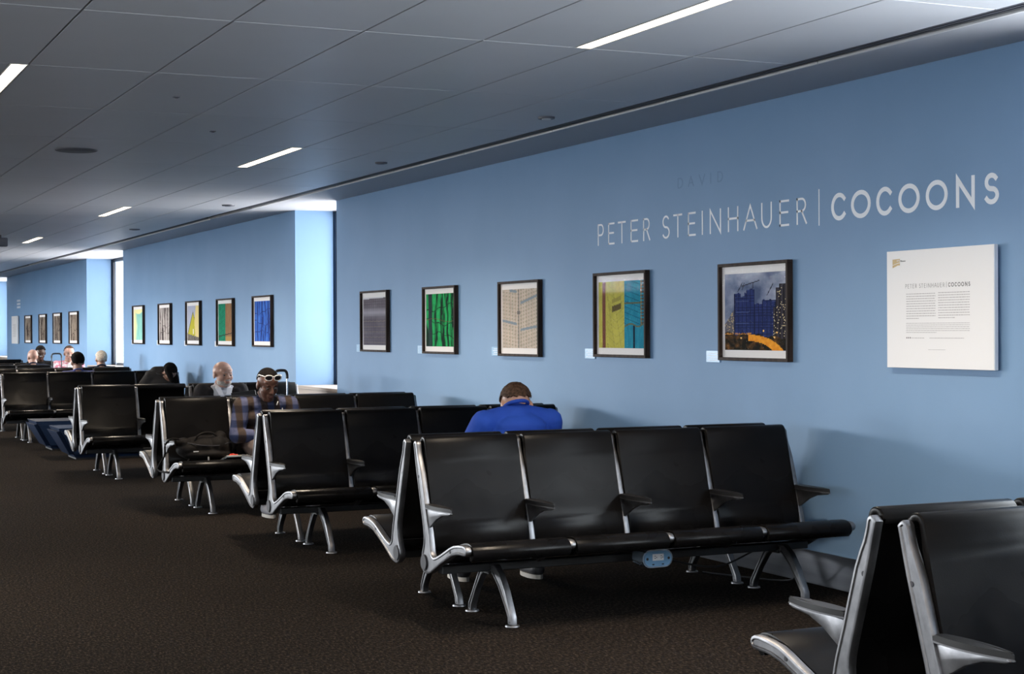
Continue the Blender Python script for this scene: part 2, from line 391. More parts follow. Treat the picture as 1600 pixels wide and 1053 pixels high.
# ------------------------------------------------------------------ lettering (strokes cut from vinyl)
def arc(cx, cy, rx, ry, a0, a1, n=14):
    return [(cx+rx*math.cos(math.radians(a0+(a1-a0)*i/n)), cy+ry*math.sin(math.radians(a0+(a1-a0)*i/n))) for i in range(n+1)]
GLY = {
 'P': [[(0, 0), (0, 1)], [(0, 1), (.45, 1)]+arc(.5, .74, .45, .26, 90, -90)+[(0, .48)]],
 'E': [[(0, 0), (0, 1)], [(0, 1), (1, 1)], [(0, .53), (.9, .53)], [(0, 0), (1, 0)]],
 'T': [[(.5, 0), (.5, 1)], [(0, 1), (1, 1)]],
 'R': [[(0, 0), (0, 1)], [(0, 1), (.4, 1)]+arc(.5, .75, .42, .25, 90, -90)+[(0, .5)], [(.5, .5), (1, 0)]],
 'S': [arc(.5, .745, .44, .255, 35, 270)+arc(.5, .25, .48, .25, 90, -150)],
 'I': [[(.5, 0), (.5, 1)]], 'N': [[(0, 0), (0, 1), (1, 0), (1, 1)]], 'H': [[(0, 0), (0, 1)], [(1, 0), (1, 1)], [(0, .53), (1, .53)]],
 'A': [[(0, 0), (.5, 1), (1, 0)], [(.19, .36), (.81, .36)]], 'U': [[(0, 1)]+arc(.5, .4, .5, .4, 180, 360)+[(1, 1)]],
 'C': [arc(.55, .5, .55, .5, 42, 318, 22)], 'O': [arc(.5, .5, .5, .5, 0, 360, 30)],
 'D': [[(0, 0), (0, 1)], [(0, 1), (.3, 1)]+arc(.4, .5, .6, .5, 90, -90)+[(0, 0)]], 'V': [[(0, 1), (.5, 0), (1, 1)]], '|': [[(.5, -.12), (.5, 1.24)]],
 'M': [[(0, 0), (0, 1), (.5, .2), (1, 1), (1, 0)]], 'F': [[(0, 0), (0, 1)], [(0, 1), (1, 1)], [(0, .53), (.85, .53)]]}
def glyph(bm, ch, y0, y1, zb, h, sw, x, th=.0012):
    """letter on a wall facing -x: runs from y0 (image left, larger y) to y1"""
    Wd = abs(y0-y1)-sw
    for st in GLY[ch]:
        P = [Vector((p[0]*Wd+sw/2, p[1]*(h-sw)+sw/2)) for p in st]
        closed = (P[0]-P[-1]).length < 1e-4
        Lp, Rp = [], []
        for i in range(len(P)):
            a = P[i-1] if i else (P[-2] if closed else P[0]); b = P[i+1] if i < len(P)-1 else (P[1] if closed else P[-1])
            d0 = (P[i]-a).normalized() if (P[i]-a).length > 1e-7 else (b-P[i]).normalized()
            d1 = (b-P[i]).normalized() if (b-P[i]).length > 1e-7 else d0
            n0, n1 = Vector((-d0.y, d0.x)), Vector((-d1.y, d1.x)); m_ = (n0+n1)
            m_ = m_.normalized() if m_.length > 1e-6 else n0
            k = sw/2/max(.35, m_.dot(n0))
            ext = Vector((0, 0))
            if not closed and i == 0: ext = -d1*sw*.5
            if not closed and i == len(P)-1: ext = d0*sw*.5
            Lp.append(P[i]+m_*k+ext); Rp.append(P[i]-m_*k+ext)
        def V(p, xx): return bm.verts.new((xx, y0-p.x, zb+p.y))
        A = [V(p, x-th) for p in Lp]; B = [V(p, x-th) for p in Rp]; A2 = [V(p, x) for p in Lp]; B2 = [V(p, x) for p in Rp]
        for i in range(len(P)-1):
            bm.faces.new((A[i], A[i+1], B[i+1], B[i])); bm.faces.new((A[i], A2[i], A2[i+1], A[i+1])); bm.faces.new((B[i], B[i+1], B2[i+1], B2[i]))
TXT = [('P', 10.183, 10.09), ('E', 10.028, 9.934), ('T', 9.885, 9.773), ('E', 9.705, 9.6), ('R', 9.531, 9.437), ('S', 9.277, 9.179), ('T', 9.133, 9.02), ('E', 8.95, 8.854), ('I', 8.797, 8.753), ('N', 8.687, 8.556), ('H', 8.477, 8.36), ('A', 8.305, 8.153), ('U', 8.111, 8.0), ('E', 7.922, 7.823), ('R', 7.75, 7.649), ('|', 7.56, 7.505), ('C', 7.418, 7.283), ('O', 7.238, 7.066), ('C', 7.018, 6.884), ('O', 6.833, 6.662), ('O', 6.614, 6.446), ('N', 6.384, 6.247), ('S', 6.181, 6.075)]
t = empty('wall_lettering', (WX, 8.1, 2.1), 'pale exhibition title lettering high on the blue wall above the frames', 'lettering')
for ch, a, b in TXT:
    bm = bmesh.new(); bold = a < 7.45
    glyph(bm, ch, a-8.1, b-8.1, 2.026-2.1, .152, .024 if bold else (.0125 if ch != '|' else .008), 0)
    obj('letter', bm, M_vinyl, t)
t = empty('ghost_lettering', (WX, 8.8, 2.34), 'faint leftover letters of an earlier title above the white lettering', 'lettering')
for ch, a, b in [('D', 9.076, 9.012), ('A', 8.948, 8.878), ('V', 8.815, 8.742), ('I', 8.69, 8.66), ('D', 8.596, 8.535)]:
    bm = bmesh.new(); glyph(bm, ch, a-8.8, b-8.8, 0, .068, .008, 0, .0006); obj('letter', bm, M_ghost, t)
bm = bmesh.new()

# ------------------------------------------------------------------ artworks (colour per face of a fine grid)
M_art = bpy.data.materials.new('photographic_print'); M_art.use_nodes = True
_b = M_art.node_tree.nodes['Principled BSDF']; _a = N(M_art, 'ShaderNodeAttribute'); _a.attribute_name = 'ink'; L(M_art, _a.outputs['Color'], _b.inputs['Base Color']); _b.inputs['Roughness'].default_value = .7; _b.inputs['Specular IOR Level'].default_value = .05
rs = np.random.RandomState(7)
def fbm(u, v, s, seed, oct=4):
    r_ = np.random.RandomState(seed); out = np.zeros_like(u); amp = 1; tot = 0
    for o in range(oct):
        n = 64; g = r_.rand(n, n); x = (u*s*2**o) % (n-1); y = (v*s*2**o) % (n-1)
        xi, yi = x.astype(int), y.astype(int); fx, fy = x-xi, y-yi; fx = fx*fx*(3-2*fx); fy = fy*fy*(3-2*fy)
        out += amp*((g[yi, xi]*(1-fx)+g[yi, xi+1]*fx)*(1-fy)+(g[yi+1, xi]*(1-fx)+g[yi+1, xi+1]*fx)*fy); tot += amp; amp *= .5
    return out/tot
def mixc(a, b, t): t = np.clip(t, 0, 1)[..., None]; return np.asarray(a)*(1-t)+np.asarray(b)*t
def C(*rgb): return np.array(rgb, float)/255
def ln(u, f, w_): return (np.abs((u*f) % 1-.5) < w_/2).astype(float)
def art_grey_tower(u, v):
    c = mixc(C(150, 140, 145), C(95, 88, 92), fbm(u, v, 6, 1)); c = mixc(c, C(60, 55, 66), .55*ln(u, 24, .45)); c = mixc(c, C(70, 62, 72), .6*ln(v, 34, .4))
    c = mixc(c, C(200, 196, 204), .6*np.exp(-((v-.68)/.08)**2)); c = mixc(c, C(160, 140, 105), .5*ln(v+.004*np.sin(u*40), 9, .10)*(v < .6)); c = mixc(c, C(90, 88, 105), .4*(1-v))
    return mixc(c, C(205, 200, 205), (v > .965+.02*u).astype(float))
def fold(u, v, cols, f, seed, dark, ropes=3):
    ph = fbm(u*3, v*.6, 3, seed)*1.5; s = .5+.5*np.sin(2*PI*(u*f+ph)); c = mixc(cols[0], cols[1], s*.8+fbm(u, v, 14, seed+1)*.4-.1)
    c = mixc(c, dark, (s < .12).astype(float)*.9)
    for k in range(ropes):
        y = .2+.27*k+.06*np.sin(u*4+k*2)+.02*np.sin(u*17); c = mixc(c, dark, .7*(np.abs(v-y) < .008))
    return c
def art_green(u, v):
    c = fold(u, v, (C(8, 80, 42), C(40, 175, 95)), 5.2, 11, C(10, 35, 25)); c = mixc(c, C(40, 52, 56), ((u > .08) & (u < .22)).astype(float)*.9)
    return mixc(c, C(120, 75, 50), .7*(np.abs(v-.5-.03*np.sin(u*6)) < .006))
def art_cream(u, v):
    c = mixc(C(205, 188, 172), C(176, 164, 152), fbm(u, v, 8, 3)); right = u > .47
    vv = v+np.where(right, -(u-.47)*.22, (u-.47)*.12)
    c = mixc(c, C(120, 135, 120), .55*ln(u, np.where(right, 14, 12), .35)*ln(vv, 16, .6)); c = mixc(c, C(150, 122, 102), .5*ln(u, 6.5, .06)); c = mixc(c, C(150, 130, 112), .45*ln(vv, 16, .12))
    for (a, b, y, s) in [(.52, 1, .76, .26), (.0, .42, .47, -.15), (.52, 1, .31, .12), (.22, .42, .98, -.12)]:
        c = mixc(c, C(122, 138, 152), .85*((u > a) & (u < b) & (np.abs(v-(y+s*(u-a))) < .022)))
    return mixc(c, C(80, 78, 84), .6*(np.abs(u-.47) < .012+.03*(np.abs(v-.6) < .03)))
def art_yellow(u, v):
    c = mixc(C(196, 186, 84), C(168, 160, 70), fbm(u*2, v, 8, 5)*1.3-.2); c = mixc(c, C(120, 108, 60), .5*ln(u+v*.2, 7, .05)); c = mixc(c, C(116, 110, 62), .45*ln(v-np.abs(u-.4)*.6, 9, .06)*(u > .2))
    c = mixc(c, C(96, 44, 46), ((u > .08) & (u < .155)).astype(float)*.85)
    c = mixc(c, C(88, 76, 44), ((u > .30) & (u < .50) & (np.abs(v-(.58+.25*(u-.3))) < .045)).astype(float)*.95); c = mixc(c, C(140, 130, 66), ((u > .30) & (u < .50) & (np.abs(v-(.70+.25*(u-.3))) < .03)).astype(float)*.7)
    t = mixc(C(22, 112, 140), C(44, 150, 170), fbm(u*3, v, 10, 9)); t = mixc(t, C(10, 50, 74), .7*ln(u, 12, .12)); t = mixc(t, C(14, 66, 92), .6*ln(v+.3*u, 12, .12)*(v > .35)); t = mixc(t, C(8, 40, 58), ((u > .76) & (u < .80) & (v < .33)).astype(float))
    t = mixc(t, C(112, 96, 62), .8*((np.abs(v-.67) < .012) | (np.abs(v-.34-.02*np.sin(u*20)) < .012))); t = mixc(t, C(70, 80, 80), ((u > .92) & (v > .35)).astype(float)*ln(v, 20, .6)); t = mixc(t, C(190, 150, 70), ((np.abs(u-.93) < .008) & (v > .35)).astype(float)*.8)
    return np.where((u > .57)[..., None], t, c)
def art_city(u, v):
    cl = fbm(u, v, 4, 21, 5); c = mixc(C(78, 90, 118), C(178, 180, 196), (cl-.35)*2.4); c = mixc(c, C(112, 122, 150), np.clip(.35-u, 0, 1))
    h = np.where(u < .15, .50, np.where(u < .27, .74, np.where(u < .33, .70, np.where(u < .36, .74, np.where(u < .50, .79, np.where(u < .63, .60, np.where(u < .84, .645, .3)))))))+.006*np.sin(u*60)
    b = mixc(C(30, 40, 84), C(48, 62, 118), fbm(u*3, v, 9, 22)); b = mixc(b, C(18, 22, 46), .6*ln(u, 15, .2)); b = mixc(b, C(24, 30, 62), .6*ln(v, 26, .25)); b = mixc(b, C(92, 108, 150), .5*ln(v+.02*u, 7, .03))
    c = mixc(c, b, ((v < h) & (u > .16) & (u < .86)).astype(float))
    R_ = rs.rand(*u.shape); lt = mixc(C(58, 54, 62), C(28, 26, 34), ln(u, 16, .5)); lt = mixc(lt, C(226, 206, 160), (R_ > .90).astype(float)*ln(v, 30, .6))
    c = mixc(c, lt, ((u > .80) & (v < .80+.05*(u > .9)-.25*(u < .84)) & (v > .12)).astype(float))
    lt2 = mixc(C(92, 88, 96), C(210, 180, 130), (R_ > .86).astype(float)); c = mixc(c, lt2, ((u < .16) & (v < .34+1.2*u) & (v > .2) & (u > .0)).astype(float)*.9)
    g = mixc(C(26, 24, 20), C(112, 72, 30), (fbm(u*2, v*2, 9, 23)-.38)*2.2); c = mixc(c, g, (v < .225-.06*u+.02*np.sin(u*25)).astype(float))
    rr = np.sqrt(((u-.42)/.58)**2+((v+.12)/.32)**2); rd = mixc(C(246, 168, 52), C(212, 120, 30), fbm(u*4, v*4, 8, 24)*1.2-.2); c = mixc(c, rd, ((rr > .74) & (rr < 1.0) & (u > .40)).astype(float)*(v < .22))
    c = mixc(c, C(240, 160, 70), ((np.abs(v-.215) < .014) & (u < .45)).astype(float)*(R_ > .4)*.8)
    for x, y in [(.645, .25), (.86, .23), (.82, .17), (.28, .16)]: c = mixc(c, C(255, 205, 120), (((u-x)**2+((v-y)*1.2)**2) < .00022).astype(float))
    for (x0, y0, x1, y1) in [(.22, .76, .30, .88), (.28, .83, .58, .90), (.33, .88, .30, .79), (.70, .70, .80, .85), (.47, .80, .47, .88)]:
        d = np.abs((u-x0)*(y1-y0)-(v-y0)*(x1-x0))/math.hypot(x1-x0, y1-y0); tt = ((u-x0)*(x1-x0)+(v-y0)*(y1-y0))/((x1-x0)**2+(y1-y0)**2)
        c = mixc(c, C(44, 46, 58), ((d < .006) & (tt > 0) & (tt < 1)).astype(float))
    return c
def art_pale_green(u, v):
    c = mixc(C(150, 205, 190), C(120, 175, 165), fbm(u*2, v, 5, 31)); c = mixc(c, C(240, 225, 160), np.clip(.45-u-.25*np.abs(v-.5), 0, .3)*3.5); return mixc(c, C(230, 220, 160), ((v > .90-.1*np.sin(u*PI)+.05)).astype(float))
def art_grey_fold(u, v): return fold(u, v, (C(110, 100, 98), C(190, 182, 176)), 4.2, 41, C(50, 44, 46), 2)
def art_spire(u, v):
    c = mixc(C(190, 192, 205), C(170, 172, 190), v); c = mixc(c, C(190, 178, 60), ((v < .82-1.5*np.abs(u-.45)) & (u < .62)).astype(float)); c = mixc(c, C(70, 66, 60), (np.abs(v-.82+1.5*np.abs(u-.45)) < .03).astype(float)*(u < .6)*.8)
    c = mixc(c, C(232, 205, 130), (u > .55+.25*np.abs(v-.5)).astype(float)*.9); c = mixc(c, mixc(C(60, 56, 52), C(160, 150, 140), fbm(u*4, v*4, 9, 43)), (v < .2-.12*u).astype(float)); return mixc(c, C(225, 215, 190), ((np.abs(u-.48) < .04) & (v < .34) & (v > .18)).astype(float))
def art_green_brown(u, v):
    a = mixc(C(20, 110, 84), C(36, 150, 110), fbm(u*2, v, 9, 51)); a = mixc(a, C(10, 70, 50), .5*ln(v-.3*u, 8, .08)); b = mixc(C(128, 92, 66), C(160, 122, 84), fbm(u*3, v, 9, 52)); b = mixc(b, C(80, 56, 40), .6*ln(u, 12, .2)); b = mixc(b, C(70, 50, 40), (np.abs(v-.5) < .01).astype(float))
    c = np.where((u > .5)[..., None], b, a); c = mixc(c, C(50, 48, 46), (np.abs(v-.12-.1*u) < .012).astype(float)); return mixc(c, C(190, 150, 84), ((v < .12) & (u > .5)).astype(float)*.7)
def art_blue(u, v): return fold(u, v, (C(28, 62, 140), C(66, 112, 196)), 4.5, 61, C(30, 44, 96), 3)
def art_brown(s):
    def f(u, v): return fold(u, v, (C(96, 84, 78), C(150, 136, 120)), 3+s*.4, 70+s, C(52, 44, 42), 2)
    return f
M_mat_glass = M_glass
def make_frame(y0, zb, lab, art, W_=.75, H_=.588, res=(96, 84), grp='dark framed photographs along the blue wall'):
    """frame hung on the wall: y0 is its far (image left) edge, zb its bottom"""
    yc = y0-W_/2; t = empty('framed_photograph', (WX, yc, zb), lab, 'picture', grp); fwid, D = .019, .04
    bm = bmesh.new()
    h = W_/2; bm.free()
    for za, zt_ in ((0, fwid), (H_-fwid, H_)):
        bm = bmesh.new(); add_box(bm, -D, -.0015, -h, h, za, zt_, .0015); obj('frame_rail', bm, M_frame, t)
    for s in (-1, 1):
        bm = bmesh.new(); ya, yb = (h-fwid, h) if s > 0 else (-h, -h+fwid); add_box(bm, -D, -.0015, ya, yb, fwid, H_-fwid, .0015); obj('frame_stile', bm, M_frame, t)
    obj('mat_board', box(-.016, -.006, -h+fwid, h-fwid, fwid, H_-fwid), M_mat, t)
    # print
    my, mz = .030, .045; ya, yb, za, zt = -h+fwid+my, h-fwid-my, fwid+mz, H_-fwid-mz
    nx, nz = res; me = bpy.data.meshes.new('print')
    U_, V_ = np.meshgrid((np.arange(nx)+.5)/nx, (np.arange(nz)+.5)/nz); col = np.clip(art(U_, V_), 0, 1)
    lin = np.where(col < .04045, col/12.92, ((col+.055)/1.055)**2.4)
    Yg = np.linspace(yb, ya, nx+1); Zg = np.linspace(za, zt, nz+1)
    vs = [(-.0168, float(y), float(z)) for z in Zg for y in Yg]
    fs = [(j*(nx+1)+i, (j+1)*(nx+1)+i, (j+1)*(nx+1)+i+1, j*(nx+1)+i+1) for j in range(nz) for i in range(nx)]
    me.from_pydata(vs, [], [f[::-1] for f in fs]); at = me.attributes.new('ink', 'FLOAT_COLOR', 'FACE')
    buf = np.ones((nx*nz, 4), np.float32); buf[:, :3] = lin.reshape(-1, 3); at.data.foreach_set('color', buf.ravel())
    me.materials.append(M_art); link('print', me, t)
    obj('pane', box(-.030, -.028, -h+fwid-.002, h-fwid+.002, fwid-.002, H_-fwid+.002), M_picglass, t)
    return t
NEAR = [(15.135, 1.233, 'dark framed photograph of a grey mesh-wrapped facade, leftmost on the near wall', art_grey_tower), (13.475, 1.231, 'dark framed photograph of vertical green netting folds on the near wall', art_green),
        (11.835, 1.230, 'dark framed photograph of a cream gridded building corner', art_cream), (10.192, 1.243, 'dark framed photograph split into yellow and teal netting', art_yellow), (8.538, 1.243, 'dark framed photograph of dusk towers, cranes and an orange road', art_city)]
for y, z, lab, a in NEAR: make_frame(y, z, lab, a)
MID = [(26.01, 1.247, 'dark framed pale green photograph, leftmost on the middle wall', art_pale_green), (24.16, 1.247, 'dark framed grey drapery photograph on the middle wall', art_grey_fold), (22.42, 1.25, 'dark framed yellow spire photograph on the middle wall', art_spire),
       (20.73, 1.25, 'dark framed photograph half green half brown on the middle wall', art_green_brown), (19.03, 1.252, 'dark framed deep blue netting photograph nearest the window recess', art_blue)]
for y, z, lab, a in MID: make_frame(y, z, lab, a, W_=.80, H_=.605, res=(48, 48))
FAR = ['dark framed brownish photograph beside the far white text board', 'dark framed brownish photograph, second from the far text board', 'dark framed brownish photograph, third from the far text board', 'dark framed brownish photograph nearest the second window recess']
for k, y in enumerate([37.76, 35.70, 33.84, 31.94]): make_frame(y, 1.20+.005*k, FAR[k], art_brown(k), W_=.95, H_=.62, res=(24, 24))
# label cards left of the frames
for k, (y, _, lab, a) in enumerate(NEAR):
    t = empty('label_card', (WX, y+.03, 1.228), ['small pale label card left of the grey facade photograph', 'small pale label card left of the green netting photograph', 'small blue-tinted label card left of the cream building photograph', 'small blue-tinted label card left of the yellow and teal photograph', 'small blue-tinted label card left of the dusk towers photograph'][k], 'label', 'label cards beside the near frames')
    obj('card', box(-.008, -.001, 0, .155, 0, .072, .001), M_acrylic2 if k < 2 else M_acrylic, t)
    bm = bmesh.new()
    for q in range(4): add_box(bm, -.0086, -.008, .02, .13-.02*(q % 2), .012+.014*q, .015+.014*q)
    obj('caption_lines', bm, M_vinyl if k >= 2 else M_acrylic, t)['kind'] = 'stuff'
for k, (y, _, lab, a) in enumerate(MID):
    t = empty('label_card', (WX, y+.03, 1.24), 'tiny pale label card left of the '+['pale green', 'grey drapery', 'yellow spire', 'green and brown', 'deep blue'][k]+' photograph', 'label', 'label cards beside the middle frames')
    obj('card', box(-.008, -.001, 0, .15, 0, .07, .001), M_white if k < 4 else M_acrylic, t)
# white introduction panel
t = empty('text_panel', (WX, 6.475, 1.23), 'white exhibition text panel on the blue wall under the title lettering', 'panel')
obj('board', box(-.04, -.018, -.405, .405, 0, .602, .001), M_white, t); obj('edge_band', box(-.0385, -.0175, -.409, -.4052, .001, .601), M_panel_edge, t)
obj('hanging_cleat', box(-.018, -.001, -.33, .33, .08, .52), M_panel_edge, t)
XP = -.0402
sh = 1.23
bm = bmesh.new(); a0, a1 = 10.183, 6.075
for ch, a, b in TXT:
    f_ = lambda y: 6.728+(6.236-6.728)*(a0-y)/(a0-a1)-6.475
    glyph(bm, ch, f_(a), f_(b), 1.637-sh, .0215, .0036 if a < 7.45 else .0016, XP, .0004)
obj('heading', bm, M_print, t)
bm = bmesh.new(); rr = random.Random(4)
def words(ya, yb, z, h, full=True):
    y = ya; end = yb if full else ya+(yb-ya)*rr.uniform(.35, .8)
    while y > end+.004:
        l = min(rr.uniform(.006, .022), y-end); add_box(bm, XP-.0004, XP, y-l-6.475, y-6.475, z-sh, z+h-sh); y -= l+.0035
for q in range(11): words(6.722, 6.493, 1.606-q*.0125, .0036, q < 10); words(6.473, 6.24, 1.608-q*.0125, .0036, q < 10)
for q in range(6): words(6.723, 6.24, 1.457-q*.0094, .0026, q < 5)
words(6.68, 6.58, 1.382, .003); words(6.54, 6.28, 1.382, .003); words(6.55, 6.42, 1.324, .002)
obj('body_text', bm, M_print2, t)['kind'] = 'stuff'
bm = bmesh.new()
for k in range(3): add_box(bm, XP-.0005, XP, 6.722-k*.014-.007-6.475, 6.722-k*.014-6.475, 1.381-sh, 1.388-sh)
obj('icon_row', bm, M_print, t)['kind'] = 'stuff'
bm = bmesh.new()
for pts in [[(6.832, 1.789), (6.772, 1.791), (6.772, 1.772), (6.79, 1.770), (6.832, 1.760)], [(6.832, 1.758), (6.79, 1.767), (6.772, 1.769), (6.772, 1.757), (6.79, 1.757), (6.832, 1.744)]]:
    vs = [bm.verts.new((XP-.0004, y-6.475, z-sh)) for y, z in pts]; f = bm.faces.new(vs)
obj('logo_flag', bm, M_gold, t)
bm = bmesh.new()
for k, ch in enumerate('SFO'): glyph(bm, ch, 6.797-k*.0082-6.475, 6.791-k*.0082-6.475, 1.777-sh, .009, .0016, XP-.0006, .0003)
obj('logo_initials', bm, M_white, t)
def font_obj(txt, size, m, parent, loc, name):
    cu = bpy.data.curves.new(name, 'FONT'); cu.body = txt; cu.size = size; cu.extrude = .0002; tmp = bpy.data.objects.new(name, cu); COL.objects.link(tmp)
    dg = bpy.context.evaluated_depsgraph_get(); me = bpy.data.meshes.new_from_object(tmp.evaluated_get(dg)); bpy.data.objects.remove(tmp)
    me.materials.clear(); me.materials.append(m); o = link(name, me, parent, loc, (math.radians(90), 0, math.radians(-90))); return o
font_obj('Museum', .012, M_print, t, (XP-.0003, 6.768-6.475, 1.775-sh), 'logo_name')
# white text board on the farthest wall
t = empty('text_panel', (WX, 39.25, 1.18), 'white text board on the farthest wall, left of the brownish frames', 'panel')
obj('board', box(-.05, -.02, -.45, .48, 0, .64), M_white, t); obj('hanging_cleat', box(-.02, -.001, -.35, .35, .08, .52), M_panel_edge, t)
bm = bmesh.new()
for q in range(14): add_box(bm, -.051, -.05, -.28, .28-.04*(q % 3), .16+.022*q, .166+.022*q)
obj('body_text', bm, M_print2, t)['kind'] = 'stuff'
t = empty('far_lettering', (WX, 38.9, 1.98), 'tiny pale block of lettering high on the farthest wall', 'lettering')
for k in range(3):
    bm = bmesh.new()
    for q in range(4): add_box(bm, -.004, -.001, .25-q*.14-.08, .25-q*.14, .02+.075*k, .065+.075*k)
    obj('text_line', bm, M_vinyl, t)

# ------------------------------------------------------------------ airport bench
SP = .5475
FR = [(.050, .862), (.058, .834), (.090, .72), (.152, .53), (.180, .44), (.183, .38), (.165, .335), (.150, .285), (.162, .245), (.195, .228), (.225, .228), (.28, .24), (.38, .288), (.55, .355), (.64, .37), (.705, .372), (.724, .390), (.716, .411), (.675, .420), (.56, .406), (.47, .373), (.38, .338), (.31, .318), (.278, .335), (.268, .37), (.252, .43), (.216, .53), (.153, .72), (.113, .80), (.098, .845), (.092, .868), (.072, .879)]
LEGF = [(.29, .27), (.40, .275), (.46, .235), (.52, .165), (.575, .075), (.592, .045), (.594, .010), (.556, .010), (.552, .042), (.52, .085), (.44, .175), (.375, .225), (.30, .235)]
LEGR = [(.37, .27), (.27, .275), (.20, .22), (.13, .125), (.072, .045), (.066, .010), (.104, .010), (.110, .040), (.165, .125), (.235, .205), (.29, .235), (.36, .235)]
def mesh_frame():
    bm = bmesh.new(); pts = [(-y, z) for y, z in smooth_path(FR+[FR[0]], 2)[:-1]]; add_poly_x(bm, pts, -.016, .016, .005, (.006, .004))
    return mesh_of('side_frame', bm, M_alu, 35)
ME = {}
ME['side_frame'] = mesh_frame()
for nm_, (d, z) in (('plug_back', (.112, .70)), ('plug_seat', (.52, .372))):
    bm = bmesh.new(); add_cyl(bm, (-.0140, -d, z), (.0140, -d, z), .0085, n=14); ME[nm_] = mesh_of('plug', bm, M_rubber, 40)
bm = bmesh.new(); add_cyl(bm, (-.021, -.193, .281), (.021, -.193, .281), .040, n=28); bmesh.ops.bevel(bm, geom=[e for e in bm.edges if abs(e.verts[0].co.x-e.verts[1].co.x) < 1e-5], offset=.003, segments=2, affect='EDGES'); ME['hub_cap'] = mesh_of('hub_cap', bm, M_rubber, 40)
def back_path(): return smooth_path([(-.062, .862), (-.078, .884), (-.104, .886), (-.120, .862), (-.146, .76), (-.190, .60), (-.226, .49), (-.246, .41), (-.238, .355)], 3)
def seat_path(): return smooth_path([(-.205, .335), (-.232, .300), (-.29, .296), (-.38, .322), (-.50, .368), (-.60, .402), (-.67, .412), (-.710, .402), (-.722, .378), (-.700, .358)], 3)
SEAT_W = {}
def pads(sp):
    if sp not in SEAT_W:
        a = sp/2-.0175
        bm = sheet_x(bmesh.new(), back_path(), .026, -a, a, .006, 2); b = mesh_of('backrest', bm, M_leather, 50)
        bm = sheet_x(bmesh.new(), seat_path(), .032, -a, a, .007, 2); s = mesh_of('seat', bm, M_leather, 50)
        SEAT_W[sp] = (b, s)
    return SEAT_W[sp]
bm = bmesh.new()
# armrest bracket and pad
add_poly_x(bm, [(-.20, .545), (-.30, .548), (-.42, .553), (-.50, .556), (-.512, .549), (-.49, .541), (-.40, .530), (-.33, .506), (-.28, .478), (-.232, .452), (-.20, .50)], -.008, .008, .003, None)
sec = bmesh.new(); ME['arm_bracket'] = mesh_of('arm_bracket', bm, M_alu, 35)
def arm_outline(w_, y0, y1, n=18):
    pts = []
    for i in range(n+1):
        tt = i/n; y = y0+(y1-y0)*tt; pts.append((max(w_*max(0.0, math.sin(PI*(.16+.84*tt)))**.85, .0012), y))
    return pts
def arm_pad(w_, y0, y1, z0, z1, m, nm):
    bm = bmesh.new(); o = arm_outline(w_, y0, y1); ring = [(x, y) for x, y in o]+[(-x, y) for x, y in o[::-1]]
    a = [bm.verts.new((x, y, z0)) for x, y in ring]; b = [bm.verts.new((x, y, z1)) for x, y in ring]; n = len(ring)
    f0 = bm.faces.new(a); f1 = bm.faces.new(b[::-1])
    for i in range(n): bm.faces.new((a[i], a[(i+1) % n], b[(i+1) % n], b[i]))
    bmesh.ops.bevel(bm, geom=list(f1.edges), offset=min(.006, (z1-z0)*.45), segments=2, affect='EDGES')
    return mesh_of(nm, bm, m, 40)
ME['arm_plate'] = arm_pad(.031, -.205, -.522, .551, .556, M_alu, 'arm_plate')
ME['arm_pad'] = arm_pad(.030, -.207, -.518, .556, .574, M_black, 'arm_pad')
bm = bmesh.new(); add_poly_x(bm, [(-y, z) for y, z in LEGF], -.017, .017, .004, (.005, .005)); ME['leg_f'] = mesh_of('leg', bm, M_alu, 35)
bm = bmesh.new(); add_poly_x(bm, [(-y, z) for y, z in LEGR], -.017, .017, .004, (.005, .005)); ME['leg_r'] = mesh_of('leg', bm, M_alu, 35)
bm = bmesh.new(); add_cyl(bm, (0, 0, 0), (0, 0, .007), .036, .034, 24); add_cyl(bm, (0, 0, .007), (0, 0, .014), .024, .012, 20); ME['foot'] = mesh_of('foot_glide', bm, M_alu, 35)
GB = {}
def bench(C0, x0, sp, nseat, face, label, mask=None, group='black leather airport benches in back-to-back rows', leg_in=(.29, .20)):
    """face -1: sitters look towards the camera (-y); +1: away.  C0 is the shared centre line of a back-to-back pair"""
    X1 = x0+sp*nseat; xc = (x0+X1)/2
    t = empty('airport_bench', (xc, C0, 0), label, 'bench', group, rz=0 if face < 0 else PI)
    def lx(x): return (x-xc) if face < 0 else -(x-xc)
    b_, s_ = pads(sp); mask = mask or [1]*nseat
    for i in range(nseat+1):
        if not ((i > 0 and mask[i-1]) or (i < nseat and mask[i])): continue
        x = lx(x0+i*sp)
        f = link('side_frame', ME['side_frame'], t, (x, 0, 0)); link('hub_cap', ME['hub_cap'], f); [link('plug', ME[q], f) for q in (('plug_back', 'plug_seat') if C0 < 12 else ())]
        a = link('armrest', ME['arm_bracket'], t, (x, 0, 0)); link('arm_plate', ME['arm_plate'], a); link('arm_pad', ME['arm_pad'], a)
    for i in range(nseat):
        if not mask[i]: continue
        x = lx(x0+(i+.5)*sp)
        link('backrest', b_, t, (x, 0, 0)); link('seat', s_, t, (x, 0, 0))
    Lh = (X1-x0)/2
    bm = bmesh.new(); add_box(bm, -Lh+.02, Lh-.02, -.345, -.285, .238, .278, .004); obj('beam', bm, M_beam, t)
    for xx in (x0+leg_in[0], X1-leg_in[1]):
        bmx = box(-.03, .03, -.36, -.27, .225, .24, .002); obj('leg_clamp', bmx, M_beam, t, loc=(lx(xx), 0, 0))
        for nm, fy in (('leg_f', -.575), ('leg_r', -.085)):
            g = link('leg', ME[nm], t, (lx(xx), 0, 0)); link('foot_glide', ME['foot'], g, (0, fy, 0))
    return t
